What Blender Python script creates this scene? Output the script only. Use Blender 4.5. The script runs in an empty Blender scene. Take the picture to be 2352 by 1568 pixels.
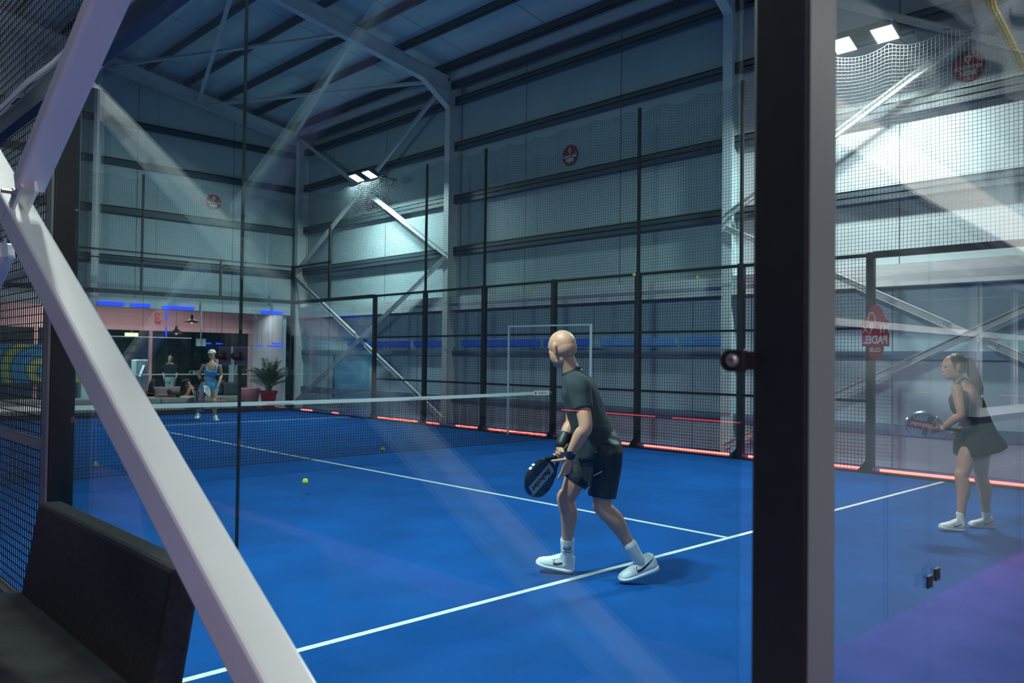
import bpy, bmesh, math, random
from mathutils import Vector as V, Matrix, noise
random.seed(7)
sc = bpy.context.scene
COL = sc.collection
PI = math.pi
# ---------------------------------------------------------------- camera
CAM = V((-6.3121, -10.7739, 1.5249))
CROT = (1.59157446, -0.01195866, -0.76121749)
FPX = 1887.47
cd = bpy.data.cameras.new('camera'); cam = bpy.data.objects.new('camera', cd); COL.objects.link(cam)
cam.location = CAM; cam.rotation_euler = CROT
cd.sensor_width = 36; cd.lens = FPX / 2352 * 36; cd.clip_start = .02; cd.clip_end = 200
cd.dof.use_dof = True; cd.dof.focus_distance = 6.2; cd.dof.aperture_fstop = 4.0
sc.camera = cam
# ---------------------------------------------------------------- world, exposure
w = bpy.data.worlds.new('night'); sc.world = w; w.use_nodes = True
w.node_tree.nodes['Background'].inputs[0].default_value = (.35, .5, .7, 1)
w.node_tree.nodes['Background'].inputs[1].default_value = .03
sc.view_settings.view_transform = 'Standard'; sc.view_settings.look = 'None'
sc.view_settings.exposure = 0.0; sc.view_settings.gamma = 1
sc.cycles.transparent_max_bounces = 24
sc.cycles.max_bounces = 10
sc.cycles.diffuse_bounces = 4
sc.cycles.caustics_reflective = False
sc.cycles.caustics_refractive = False
sc.cycles.sample_clamp_indirect = 4
sc.cycles.use_denoising = True
# ---------------------------------------------------------------- floodlights (the light of the eight lamp heads)
LAMP_W = 124
LAMPCOL = (.92, 1.0, .94)
def lamp_light(p, tgt, power=LAMP_W, size=(.42, .3), col=LAMPCOL, spread=180):
    l = bpy.data.lights.new('floodlight_light', 'AREA'); l.shape = 'RECTANGLE'; l.size, l.size_y = size
    l.energy = power; l.color = col; l.spread = math.radians(spread)
    o = bpy.data.objects.new('floodlight_light', l); COL.objects.link(o)
    o.location = p
    o.rotation_euler = (V(tgt) - V(p)).to_track_quat('-Z', 'Y').to_euler()
    return o
LAMPS = [(5.0, 6.82), (5.0, 6.24), (5.0, -5.62), (5.0, -6.2), (-4.95, 6.7), (-4.95, 6.1), (-4.95, -5.75), (-4.95, -6.35)]
for x, y in LAMPS:
    s = 1 if x > 0 else -1
    k = (1.9 if y > 0 else 2.1) if x > 0 else (2.8 if y < 0 else .8)
    lamp_light((x - .03 * s, y, 5.955), (x - (.43 if x > 0 or y > 0 else .15) * s, y, 4.955), LAMP_W * k, (.27, .27))
# ---------------------------------------------------------------- helpers
def unproj(px, py, depth):
    R = cam.rotation_euler.to_matrix()
    return CAM + R @ V(((px - 1176) / FPX * depth, -(py - 784) / FPX * depth, -depth))
RM = cam.rotation_euler.to_matrix()
CR = V((.7240, -.6898, 0)); CF = V((.6898, .7240, 0)); UZ = V((0, 0, 1))
WL = {}
class MB:
    def __init__(s): s.v = []; s.f = []
    def add(s, vs, fs):
        n = len(s.v); s.v += [V(a) for a in vs]; s.f += [[i + n for i in f] for f in fs]; return s
    def box(s, a, b):
        x0, y0, z0 = a; x1, y1, z1 = b
        return s.add([(x0,y0,z0),(x1,y0,z0),(x1,y1,z0),(x0,y1,z0),(x0,y0,z1),(x1,y0,z1),(x1,y1,z1),(x0,y1,z1)],
            [(0,3,2,1),(4,5,6,7),(0,1,5,4),(1,2,6,5),(2,3,7,6),(3,0,4,7)])
    def bar(s, p, q, w, h, up=(0,0,1)):
        p = V(p); q = V(q); d = (q - p).normalized(); up = V(up)
        a = d.cross(up)
        if a.length < 1e-4: a = d.cross(V((1,0,0)))
        a.normalize(); b = a.cross(d).normalized()
        a *= w / 2; b *= h / 2
        vs = [p-a-b, p+a-b, p+a+b, p-a+b, q-a-b, q+a-b, q+a+b, q-a+b]
        return s.add(vs, [(0,1,2,3),(7,6,5,4),(0,4,5,1),(1,5,6,2),(2,6,7,3),(3,7,4,0)])
    def ring_loft(s, rings, cap=True):
        n = len(rings[0]); o = len(s.v)
        for r in rings: s.v += [V(a) for a in r]
        for i in range(len(rings) - 1):
            for k in range(n):
                s.f.append([o+i*n+k, o+i*n+(k+1) % n, o+(i+1)*n+(k+1) % n, o+(i+1)*n+k])
        if cap:
            s.f.append([o+k for k in range(n)][::-1]); m = o+(len(rings)-1)*n; s.f.append([m+k for k in range(n)])
        return s
    def tube(s, pts, r, n=8, cap=True):
        pts = [V(p) for p in pts]; rs = r if isinstance(r, (list, tuple)) else [r]*len(pts)
        rings = []; ref = None
        for i, p in enumerate(pts):
            d = (pts[min(i+1, len(pts)-1)] - pts[max(i-1, 0)]).normalized()
            if ref is None:
                ref = d.cross(UZ)
                if ref.length < .05: ref = d.cross(V((1,0,0)))
            ref = (ref - d * ref.dot(d)).normalized(); b = d.cross(ref)
            rings.append([p + (ref*math.cos(2*PI*k/n) + b*math.sin(2*PI*k/n))*rs[i] for k in range(n)])
        return s.ring_loft(rings, cap)
    def lathe(s, prof, c=(0,0,0), n=24, ax=None):
        c = V(c); ax = V(ax or (0,0,1)).normalized(); a = ax.orthogonal().normalized(); b = ax.cross(a)
        return s.ring_loft([[c + ax*z + (a*math.cos(2*PI*k/n)+b*math.sin(2*PI*k/n))*max(r, 1e-4) for k in range(n)] for r, z in prof])
    def ell(s, c, ax, n=26, m=18):
        c = V(c); A, B, C = [V(a) for a in ax]
        rings = []
        for i in range(m + 1):
            t = PI * (i + .02) / (m + .04)
            rings.append([c - C*math.cos(t) + (A*math.cos(2*PI*k/n) + B*math.sin(2*PI*k/n))*math.sin(t) for k in range(n)])
        return s.ring_loft(rings)
    def limb(s, pts, side=None, n=18, sub=6, endcap=True, flat=False):
        """pts: (point, ra) or (point, ra, rb); ra across `side`, rb the other way; Catmull-Rom smoothed"""
        P = [V(p[0]) for p in pts]; RA = [p[1] for p in pts]; RB = [p[2] if len(p) > 2 else p[1] for p in pts]
        def cr(a, i, t):
            m = len(a); p0 = a[max(i-1,0)]; p1 = a[i]; p2 = a[min(i+1,m-1)]; p3 = a[min(i+2,m-1)]
            return p1*1.0 + (p2-p0)*(.5*t) + (p0*2-p1*5+p2*4-p3)*(.5*t*t) + (p1*3-p0-p2*3+p3)*(.5*t*t*t)
        C = []; 
        for i in range(len(P)-1):
            for k in range(sub): C.append((cr(P,i,k/sub), cr(RA,i,k/sub), cr(RB,i,k/sub)))
        C.append((P[-1], RA[-1], RB[-1]))
        rings = []; ref = V(side) if side is not None else None
        for i, (p, ra, rb) in enumerate(C):
            d = (C[min(i+1,len(C)-1)][0] - C[max(i-1,0)][0]).normalized()
            if ref is None:
                ref = d.cross(UZ)
                if ref.length < .05: ref = d.cross(V((1,0,0)))
            sd = V(side) if side is not None else ref
            sd = (sd - d*sd.dot(d)).normalized(); ref = sd; b = d.cross(sd)
            def rg(o, k_): return [p + d*o + (sd*ra*math.cos(2*PI*k/n) + b*rb*math.sin(2*PI*k/n))*k_ for k in range(n)]
            if i == 0 and endcap and flat != 'both':
                for t in (.15, .55, .85): rings.append(rg(-min(ra,rb)*math.sqrt(1-t*t)*.9, t))
            rings.append(rg(0, 1))
            if i == len(C)-1 and endcap and not flat:
                for t in (.85, .55, .15): rings.append(rg(min(ra,rb)*math.sqrt(1-t*t)*.9, t))
        return s.ring_loft(rings)
    def prism(s, poly, M, h):
        """poly: 2D points in local xy, extruded by h along local z, placed with matrix M"""
        n = len(poly)
        return s.add([M @ V((x,y,0)) for x,y in poly] + [M @ V((x,y,h)) for x,y in poly],
            [list(range(n))[::-1], [n+k for k in range(n)]] + [[k,(k+1)%n,n+(k+1)%n,n+k] for k in range(n)])
    def mesh(s, name):
        me = bpy.data.meshes.new(name); me.from_pydata([tuple(a) for a in s.v], [], s.f); me.update(); return me
def link(name, me, mat, parent=None, smooth=False, bevel=0):
    o = bpy.data.objects.new(name, me); COL.objects.link(o)
    if mat is not None:
        me.materials.clear(); me.materials.append(mat)
    if smooth:
        me.shade_smooth()
    if parent is not None:
        o.parent = parent; o.location = -WL.get(parent.name, V((0,0,0)))
    WL[o.name] = V((0,0,0))
    if bevel:
        b = o.modifiers.new('bevel', 'BEVEL'); b.width = bevel; b.segments = 2; b.limit_method = 'ANGLE'
    return o
def obj(name, mb, mat, parent=None, smooth=False, bevel=0):
    return link(name, mb.mesh(name), mat, parent, smooth, bevel)
def tag(o, label, cat, group=None):
    o['label'] = label; o['category'] = cat
    if group: o['group'] = group
    return o
def thing(name, loc, label, cat, group=None):
    o = bpy.data.objects.new(name, None); COL.objects.link(o); o.location = loc; o.empty_display_size = .1
    WL[o.name] = V(loc); return tag(o, label, cat, group)
def struct(name, mb, mat, parent=None, **k):
    o = obj(name, mb, mat, parent, **k)
    if parent is None: o['kind'] = 'structure'
    return o
def fuse(name, mb, mat, parent, voxel=.008, smooth=4):
    """one continuous surface out of overlapping closed volumes"""
    o = bpy.data.objects.new(name, mb.mesh(name)); COL.objects.link(o)
    bm = bmesh.new(); bm.from_mesh(o.data); bmesh.ops.recalc_face_normals(bm, faces=bm.faces); bm.to_mesh(o.data); bm.free()
    m = o.modifiers.new('r', 'REMESH'); m.mode = 'VOXEL'; m.voxel_size = voxel; m.use_smooth_shade = True
    if smooth:
        m = o.modifiers.new('s', 'SMOOTH'); m.factor = .5; m.iterations = smooth
    dg = bpy.context.evaluated_depsgraph_get(); dg.update()
    me = bpy.data.meshes.new_from_object(o.evaluated_get(dg)); bpy.data.objects.remove(o)
    me.name = name
    return link(name, me, mat, parent, smooth=True)
def wrinkle(o, amp, sc, st=(1,1,1), seed=0):
    me=o.data; nn=[v.normal.copy() for v in me.vertices]
    for v,n_ in zip(me.vertices,nn):
        q=V((v.co.x*st[0],v.co.y*st[1],v.co.z*st[2]))*sc+V((seed,0,0))
        f=1-abs(noise.noise(q))*2; v.co+=n_*amp*(f*.7+.5*noise.noise(q*2.3))
    me.update(); return o
def text_mesh(txt, size, M, ext=.001, name='lettering', mat=None, parent=None, xs=1.0, bold=0, shear=0, align='CENTER'):
    c = bpy.data.curves.new(name, 'FONT'); c.body = txt; c.size = size; c.extrude = ext; c.align_x = align; c.align_y = 'CENTER'
    c.offset = bold; c.shear = shear; c.resolution_u = 3
    o = bpy.data.objects.new(name, c); COL.objects.link(o)
    dg = bpy.context.evaluated_depsgraph_get(); dg.update()
    me = bpy.data.meshes.new_from_object(o.evaluated_get(dg)); bpy.data.objects.remove(o); bpy.data.curves.remove(c)
    me.transform(M @ Matrix.Diagonal((xs, 1, 1, 1)))
    if M.to_3x3().determinant() * xs < 0: me.flip_normals()
    me.name = name
    return link(name, me, mat, parent)
def frame(o, x, y, z=None):
    x = V(x).normalized(); y = V(y); y = (y - x*y.dot(x)).normalized(); z = x.cross(y) if z is None else V(z).normalized()
    return Matrix(((x.x,y.x,z.x,o[0]),(x.y,y.y,z.y,o[1]),(x.z,y.z,z.z,o[2]),(0,0,0,1)))
# ---------------------------------------------------------------- materials
def mat(name, col, rough=.5, metal=0, var=0, vscale=8, bump=0, bscale=60, spec=.5, emit=None, estr=0, coat=0, sss=0):
    m = bpy.data.materials.new(name); m.use_nodes = True; N = m.node_tree.nodes; L = m.node_tree.links
    b = N['Principled BSDF']; b.inputs['Base Color'].default_value = (*col, 1); b.inputs['Roughness'].default_value = rough
    b.inputs['Metallic'].default_value = metal; b.inputs['Specular IOR Level'].default_value = spec
    if coat: b.inputs['Coat Weight'].default_value = coat; b.inputs['Coat Roughness'].default_value = .15
    if sss:
        b.inputs['Subsurface Weight'].default_value = sss; b.inputs['Subsurface Radius'].default_value = (.012, .005, .003); b.inputs['Subsurface Scale'].default_value = .5
    tc = None
    if var or bump:
        tc = N.new('ShaderNodeTexCoord')
    if var:
        t = N.new('ShaderNodeTexNoise'); t.inputs['Scale'].default_value = vscale; t.inputs['Detail'].default_value = 5
        L.new(tc.outputs['Object'], t.inputs['Vector'])
        r = N.new('ShaderNodeMapRange'); r.inputs[1].default_value = .3; r.inputs[2].default_value = .7
        r.inputs[3].default_value = 1 - var; r.inputs[4].default_value = 1 + var
        L.new(t.outputs['Fac'], r.inputs[0])
        x = N.new('ShaderNodeVectorMath'); x.operation = 'SCALE'; x.inputs[0].default_value = col
        L.new(r.outputs[0], x.inputs['Scale']); L.new(x.outputs[0], b.inputs['Base Color'])
    if bump:
        t = N.new('ShaderNodeTexNoise'); t.inputs['Scale'].default_value = bscale; t.inputs['Detail'].default_value = 3
        L.new(tc.outputs['Object'], t.inputs['Vector'])
        bp = N.new('ShaderNodeBump'); bp.inputs['Strength'].default_value = bump; bp.inputs['Distance'].default_value = .01
        L.new(t.outputs['Fac'], bp.inputs['Height']); L.new(bp.outputs[0], b.inputs['Normal'])
    if emit is not None:
        b.inputs['Emission Color'].default_value = (*emit, 1); b.inputs['Emission Strength'].default_value = estr
    return m
def panel_mat(name, col, axis, period, ribs, off=0, rough=.55):
    """sheet cladding: fine ribs as bump, thin dark joints every `period` metres along `axis`"""
    m = mat(name, col, rough); N = m.node_tree.nodes; L = m.node_tree.links; b = N['Principled BSDF']
    tc = N.new('ShaderNodeTexCoord'); sp = N.new('ShaderNodeSeparateXYZ'); L.new(tc.outputs['Object'], sp.inputs[0])
    def mth(op, a, bb=None):
        n = N.new('ShaderNodeMath'); n.operation = op
        for i, q in enumerate((a, bb)):
            if q is None: continue
            if isinstance(q, (int, float)): n.inputs[i].default_value = q
            else: L.new(q, n.inputs[i])
        return n.outputs[0]
    c = mth('ADD', sp.outputs[axis], 100 + off)
    fr = mth('FRACT', mth('DIVIDE', c, period)); line = mth('LESS_THAN', fr, .022 / period)
    no = N.new('ShaderNodeTexNoise'); no.inputs['Scale'].default_value = .9; no.inputs['Detail'].default_value = 6
    L.new(tc.outputs['Object'], no.inputs['Vector'])
    k = mth('SUBTRACT', mth('ADD', mth('MULTIPLY', no.outputs['Fac'], .3), .85), mth('MULTIPLY', line, .75))
    x = N.new('ShaderNodeVectorMath'); x.operation = 'SCALE'; x.inputs[0].default_value = col; L.new(k, x.inputs['Scale']); L.new(x.outputs[0], b.inputs['Base Color'])
    rib = mth('ABSOLUTE', mth('SUBTRACT', mth('FRACT', mth('DIVIDE', c, ribs)), .5))
    bp = N.new('ShaderNodeBump'); bp.inputs['Strength'].default_value = .25; bp.inputs['Distance'].default_value = .012
    L.new(rib, bp.inputs['Height']); L.new(bp.outputs[0], b.inputs['Normal'])
    return m
def glass_mat(name, tint, ior=1.5):
    """clear sheet: Fresnel mirror over straight transmission, the same for every ray"""
    m = bpy.data.materials.new(name); m.use_nodes = True; N = m.node_tree.nodes; L = m.node_tree.links
    N.remove(N['Principled BSDF'])
    g = N.new('ShaderNodeNewGeometry'); mr = N.new('ShaderNodeMapRange'); mr.inputs[3].default_value = ior; mr.inputs[4].default_value = 1/ior
    L.new(g.outputs['Backfacing'], mr.inputs[0])
    fr = N.new('ShaderNodeFresnel'); L.new(mr.outputs[0], fr.inputs['IOR'])
    t = N.new('ShaderNodeBsdfTransparent'); t.inputs[0].default_value = (*tint, 1)
    gl = N.new('ShaderNodeBsdfGlossy'); gl.inputs['Roughness'].default_value = 0.0
    mx = N.new('ShaderNodeMixShader'); L.new(fr.outputs[0], mx.inputs[0]); L.new(t.outputs[0], mx.inputs[1]); L.new(gl.outputs[0], mx.inputs[2])
    L.new(mx.outputs[0], N['Material Output'].inputs[0])
    return m
def emis(name, col, s): return mat(name, (.02,.02,.02), .5, emit=col, estr=s)
M = dict(
 turf=mat('blue_turf', (.003,.10,.40), .9, var=.18, vscale=1.3, bump=.9, bscale=420, spec=.15),
 line=mat('white_turf_line', (.72,.75,.70), .9, var=.08, vscale=30, bump=.5, bscale=300, spec=.1),
 floor=mat('purple_floor', (.13,.07,.26), .8, var=.2, vscale=3, bump=.3, bscale=200),  # dark floor; the purple carries pink lighting in its colour
 wall=panel_mat('wall_cladding', (.37,.46,.49), 1, 2.62, .11, .3),
 wallf=panel_mat('gable_cladding', (.37,.46,.49), 0, 2.62, .11, .9),
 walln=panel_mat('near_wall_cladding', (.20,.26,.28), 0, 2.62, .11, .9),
 lowwall=panel_mat('lower_wall_sheet', (.36,.52,.60), 1, 1.15, .0575*4, .2),
 roof=panel_mat('roof_sheet', (.58,.72,.70), 1, 2.4, .09),
 steel=mat('pale_painted_steel', (.60,.64,.66), .45, var=.06, vscale=4),
 girt=mat('dark_girt_steel', (.05,.075,.095), .5, var=.1),
 purlin=mat('roof_purlin_steel', (.055,.06,.065), .6, var=.15),
 black=mat('black_powder_coat', (.010,.012,.013), .42, var=.2, vscale=40, bump=.15, bscale=500),
 wire=mat('dark_mesh_wire', (.008,.012,.016), .5),
 cord=mat('dark_net_cord', (.012,.018,.022), .8),
 brace=mat('white_beam_paint', (.80,.81,.78), .3, var=.03, vscale=5, bump=.02, bscale=12, coat=.2),
 rail=mat('blue_black_rail', (.006,.03,.075), .45),
 greypost=mat('grey_metal', (.30,.29,.28), .4, metal=.6),
 glass_side=glass_mat('side_glass', (.81,.955,.97)),
 glass_end=glass_mat('end_glass', (.985,.992,.99)),
 glass_far=glass_mat('clear_glass', (.95,.98,.98)),
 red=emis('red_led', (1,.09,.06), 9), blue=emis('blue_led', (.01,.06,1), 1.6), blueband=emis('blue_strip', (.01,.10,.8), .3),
 lens=emis('lit_lens', (.95,1,1), 9),
 chrome=mat('brushed_steel', (.45,.48,.52), .3, metal=.9),
 rubber=mat('black_rubber', (.012,.012,.012), .55),
 netband=mat('white_net_band', (.62,.64,.62), .8, var=.08, vscale=80),
 sign_red=mat('dark_red_sign', (.30,.02,.03), .5), white=mat('white_print', (.8,.8,.8), .6),
 pink=mat('pink_bulkhead', (.70,.42,.41), .7), dark=mat('dark_wall', (.035,.05,.05), .7, var=.3, vscale=2),
 bench=mat('black_bench_fabric', (.030,.030,.034), .75, var=.3, vscale=50, bump=.3, bscale=300),
 benchseat=mat('grey_bench_seat', (.06,.07,.068), .8, var=.35, vscale=6, bump=.3, bscale=200),
 ball=mat('tennis_ball_felt', (.62,.72,.03), .9, var=.1, vscale=60, bump=.5, bscale=250),
 sofa=mat('taupe_sofa_fabric', (.36,.33,.29), .9, bump=.3, bscale=150), cushion=mat('dark_grey_cushion', (.06,.07,.075), .9, bump=.3, bscale=150),
 redpot=mat('red_planter', (.34,.012,.02), .4), leaf=mat('palm_leaf', (.035,.09,.03), .5, var=.3, vscale=20), soil=mat('soil', (.03,.02,.015), .9),
 skin=mat('tanned_skin', (.64,.31,.20), .5, var=.06, vscale=20, sss=.15), skin2=mat('brown_skin', (.47,.25,.16), .5, var=.06, vscale=20, sss=.15),
 skin3=mat('warm_skin', (.50,.28,.19), .5, sss=.15),
 tee=mat('charcoal_cotton', (.026,.036,.044), .9, bump=.25, bscale=260), shorts=mat('black_shorts_cloth', (.008,.011,.013), .6, var=.4, vscale=30, bump=.3, bscale=40),
 shoe=mat('white_shoe_mesh', (.74,.78,.78), .6, bump=.15, bscale=200), sole=mat('white_shoe_sole', (.70,.75,.78), .5), sock=mat('white_sock', (.72,.74,.74), .9, bump=.12, bscale=300),
 black_ink=mat('black_print', (.01,.012,.015), .5), dress=mat('black_dress_cloth', (.012,.013,.015), .8, bump=.15, bscale=120),
 hair=mat('brown_hair', (.055,.032,.018), .5, var=.5, vscale=40, bump=.8, bscale=70), blond=mat('blonde_hair', (.62,.50,.30), .5, var=.3, vscale=40, bump=.6, bscale=60),
 darkhair=mat('black_hair', (.012,.01,.01), .5, bump=.6, bscale=60), bluecloth=mat('sky_blue_sportswear', (.10,.33,.62), .45, var=.12, vscale=14, bump=.2, bscale=30),
 cap=mat('white_cap_cloth', (.75,.75,.73), .8), eye=mat('dark_eye', (.02,.015,.012), .2), lip=mat('lips', (.35,.1,.09), .5),
 carbon=mat('blue_carbon_face', (.03,.075,.11), .35, var=.95, vscale=70), rframe=mat('black_racket_frame', (.012,.014,.016), .3, coat=.5),
 rface=mat('white_racket_face', (.55,.60,.62), .45), rband=mat('red_racket_band', (.62,.06,.03), .45), silver=mat('silver_print', (.42,.46,.48), .4),
 hole=mat('racket_hole', (.02,.025,.03), .9),
 scarf=mat('pink_scarf', (.60,.38,.36), .9), navy=mat('navy_polo', (.012,.014,.02), .9),
 yellow=mat('yellow_cable', (.55,.42,.05), .6), curtain=mat('grey_dust_sheet', (.40,.43,.44), .9, var=.1, vscale=4),
 machine=mat('white_machine', (.62,.66,.66), .5), screen=emis('lit_sign', (1,.85,.4), 3),
)
# ================================================================ setting
struct('floor', MB().box((-18,-16.2,-.12),(9.2,20,0)), M['floor'])
turf = struct('court_turf', MB().box((-5,-10,0),(5,10,.012)), M['turf'])
turf['label'] = 'blue artificial turf of the padel court'
for nm, a, b in (('service_line',(-5,-6.975,.012),(5,-6.925,.0145)), ('service_line',(-5,6.925,.012),(5,6.975,.0145)), ('centre_line',(-.105,-6.925,.012),(-.055,6.925,.0145))):
    obj(nm, MB().box(a,b), M['line'], turf)
struct('neighbour_turf', MB().box((-17.4,-10,0),(-7.4,10,.012)), M['turf'])
def iB(mb, p, q, h, wd, up, tf=.016, tw=.012):
    p=V(p);q=V(q);d=(q-p).normalized();u=V(up);u=(u-d*u.dot(d)).normalized()
    mb.bar(p+u*(h-tf)/2,q+u*(h-tf)/2,wd,tf,u); mb.bar(p-u*(h-tf)/2,q-u*(h-tf)/2,wd,tf,u); mb.bar(p,q,tw,h-2*tf,u); return mb
# walls
struct('wall_right', MB().box((6.1,-11.3,2.6),(6.2,11.6,8.45)), M['wall'])
struct('wall_right_lower', MB().box((6.05,-11.3,0),(6.2,11.6,2.6)), M['lowwall'])
zt = lambda x: 8.3+.18*(5.75-x) if x>-5.5 else 10.33+.18*(x+5.5)
def gable(y0,y1,z0,x0=-18,x1=6.1):
    return MB().ring_loft([[(x0,y,z0),(x1,y,z0),(x1,y,zt(x1)),(-5.5,y,zt(-5.5)),(x0,y,zt(x0))] for y in (y0,y1)])
struct('wall_far', gable(11.45,11.6,2.95), M['wallf'])
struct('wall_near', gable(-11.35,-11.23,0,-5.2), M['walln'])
struct('wall_near_left', gable(-16.2,-16.05,0,-18,-5.2) if False else MB().box((-18,-16.2,0),(-5.2,-16.05,9.5)), M['wallf'])
struct('wall_passage', MB().box((-5.2,-16.2,0),(-5.1,-11.3,9.5)), M['wallf'])
struct('wall_left', MB().box((-18.1,-11.3,0),(-18,20,8.1)), M['wall'])
struct('ceiling', MB().ring_loft([[(6.2,y,zt(6.2)),(6.2,y,zt(6.2)+.08),(-5.5,y,zt(-5.5)+.08),(-18,y,zt(-18)+.08),(-18,y,zt(-18)),(-5.5,y,zt(-5.5))] for y in (-16.2,11.6)]), M['roof'])
# trims of the right wall
struct('trim_1', MB().box((5.86,-11.2,2.64),(6.12,11.4,2.96)), M['steel'])
struct('trim_2', MB().box((5.98,-11.2,1.58),(6.05,11.4,1.70)), mat('grey_blue_rail',(.13,.20,.30),.5))
struct('trim_3', MB().box((5.98,-11.2,.49),(6.05,11.4,.64)), mat('grey_blue_rail_low',(.13,.20,.30),.5))
struct('trim_4', MB().box((5.75,-11.2,8.0),(6.1,11.4,8.22)), M['steel'])
struct('trim_5', MB().box((-18,11.3,2.72),(6.05,11.6,2.97)), M['steel'])
# board on the right wall; blue light falling on it is given as its own glow
for y0,y1 in ((5.9,8.7),(4.3,5.7),(1.35,3.85),(-.02,1.2),(-2.1,-.35),(-3.15,-2.2)):
    i = round(y0*10)
    tag(obj('blue_light_strip', MB().box((5.99,y0,1.80),(6.05,y1,1.935)), M['blueband'] if y0>-.5 else mat('pale_blue_strip',(.1,.2,.4),.5,emit=(.05,.16,.55),estr=.22)),
        {59:'blue light strip on the right wall, farthest, behind the far corner glass',43:'blue light strip on the right wall just beyond the far steel column',14:'long blue light strip on the wall left of the white tube frame',
         0:'blue light strip on the right wall inside the white tube frame',-4:'blue light strip on the right wall behind the bald player',}.get(i,'pale end of the blue light strip beside the nearer steel column') if i!=-21 else 'blue light strip behind the bald player\'s back', 'light strip', 'blue light strips on the right wall')
# ---------------------------------------------------------------- columns, girts, rafters, purlins, braces
colm = {11.2:'in the far right corner of the hall', 4.18:'on the right wall left of the white tube frame', -3.29:'on the right wall just left of the black corner post', -10.75:'at the near end of the right wall'}
for y, t in colm.items():
    b = MB(); iB(b,(5.92,y,0),(5.92,y,8.1),.34,.18,(1,0,0))
    tag(obj('steel_column', b, M['steel']), 'pale steel I-section column '+t, 'column', 'steel columns of the right wall')
b = MB(); iB(b,(.22,11.3,2.97),(.22,11.3,9.0),.28,.18,(0,1,0))
tag(obj('steel_column', b, M['steel']), 'pale steel column of the far gable wall seen left beside the foreground beam', 'column')
b = MB(); iB(b,(-5.45,-3.25,0),(-5.45,-3.25,9.95),.3,.2,(1,0,0)); tag(obj('steel_column', b, M['steel']),'pale steel column that the white foreground brace is fixed to','column')
ordn = ['lowest','second lowest','third from the floor','topmost']
for k,z in enumerate((4.03,5.25,6.5,7.57)):
    b = MB().box((5.97,-11.2,z-.02),(6.11,11.4,z+.0)); b.box((5.97,-11.2,z-.1),(5.985,11.4,z+.1)); b.box((5.97,-11.2,z+.08),(6.11,11.4,z+.1))
    tag(obj('wall_girt', b, M['girt']), 'dark horizontal girt along the right wall, '+ordn[k]+' of four', 'girt', 'girts of the right wall')
for k,z in enumerate((3.95,5.2,6.42,7.45)):
    b = MB().box((-17.9,11.3,z-.09),(6.0,11.32,z+.09)); b.box((-17.9,11.3,z+.07),(6.0,11.46,z+.09))
    tag(obj('wall_girt', b, M['girt']), 'dark horizontal girt along the far gable wall, '+ordn[k]+' of four', 'girt', 'girts of the far wall')
rz = lambda x: 7.75+.18*(5.75-x)
for y,t in ((11.2,'along the top of the far gable wall'),(4.18,'crossing the roof to the middle column'),(-3.29,'above the near half of the court'),):
    g = thing('roof_rafter',(5.75,y,7.75),'pale steel roof rafter '+t,'rafter','roof rafters')
    b = MB(); iB(b,(5.8,y,rz(5.8)+.165),(-5.45,y,rz(-5.45)+.165),.33,.18,(0,0,1)); obj('rafter_beam',b,M['steel'],g)
    if y<10:
        b = MB(); p=[(5.75,7.38),(5.75,7.8),(5.05,rz(5.05)+.02)]
        b.prism(p, Matrix(((1,0,0,0),(0,0,-1,y+.008),(0,1,0,0),(0,0,0,1))), .016)
        b.bar((5.78,y,7.37),(5.03,y,rz(5.03)),.18,.014,(0,0,1)); obj('haunch',b,M['steel'],g)
ordp = ['first','second','third','fourth','fifth','sixth','seventh','eighth','ninth','tenth','eleventh']
for k,x in enumerate((5.55,4.42,3.42,2.42,1.42,.42,-.58,-1.58,-2.58,-3.58,-4.58)):
    z = zt(x)-.2; b = MB().box((x-.01,-11.2,z),(x+.01,11.4,z+.2)); b.box((x-.07,-11.2,z),(x+.01,11.4,z+.014)); b.box((x-.01,-11.2,z+.186),(x+.07,11.4,z+.2)); b.box((x-.07,-11.2,z),(x-.058,11.4,z+.03))
    tag(obj('roof_purlin', b, M['purlin']), 'dark roof purlin, '+ordp[k]+' up from the right eave', 'purlin', 'roof purlins')
b = MB(); iB(b,(5.85,-11.2,7.95),(5.85,11.4,7.95),.22,.12,(0,0,1)); tag(obj('eave_beam', b, M['purlin']), 'dark eave beam running along the top of the right wall', 'beam')
rbr = [((.5,11.2),(2.95,4.18)),((2.75,11.2),(.55,4.18)),((2.95,11.2),(5.35,4.18)),((5.55,11.2),(3.15,4.18))]
for k,(p,q) in enumerate(rbr):
    b = MB(); P=V((p[0],p[1],rz(p[0])+.06)); Q=V((q[0],q[1],rz(q[0])+.06)); b.bar(P,Q,.09,.008); b.bar(P-V((0,0,.0))+V((.045,0,.04)),Q+V((.045,0,.04)),.008,.09)
    tag(obj('roof_brace', b, M['steel']), 'slim roof brace of the '+('left' if k<2 else 'right')+' X under the roof, '+('flatter' if k%2==0 else 'steeper')+' arm', 'brace', 'roof braces')
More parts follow.
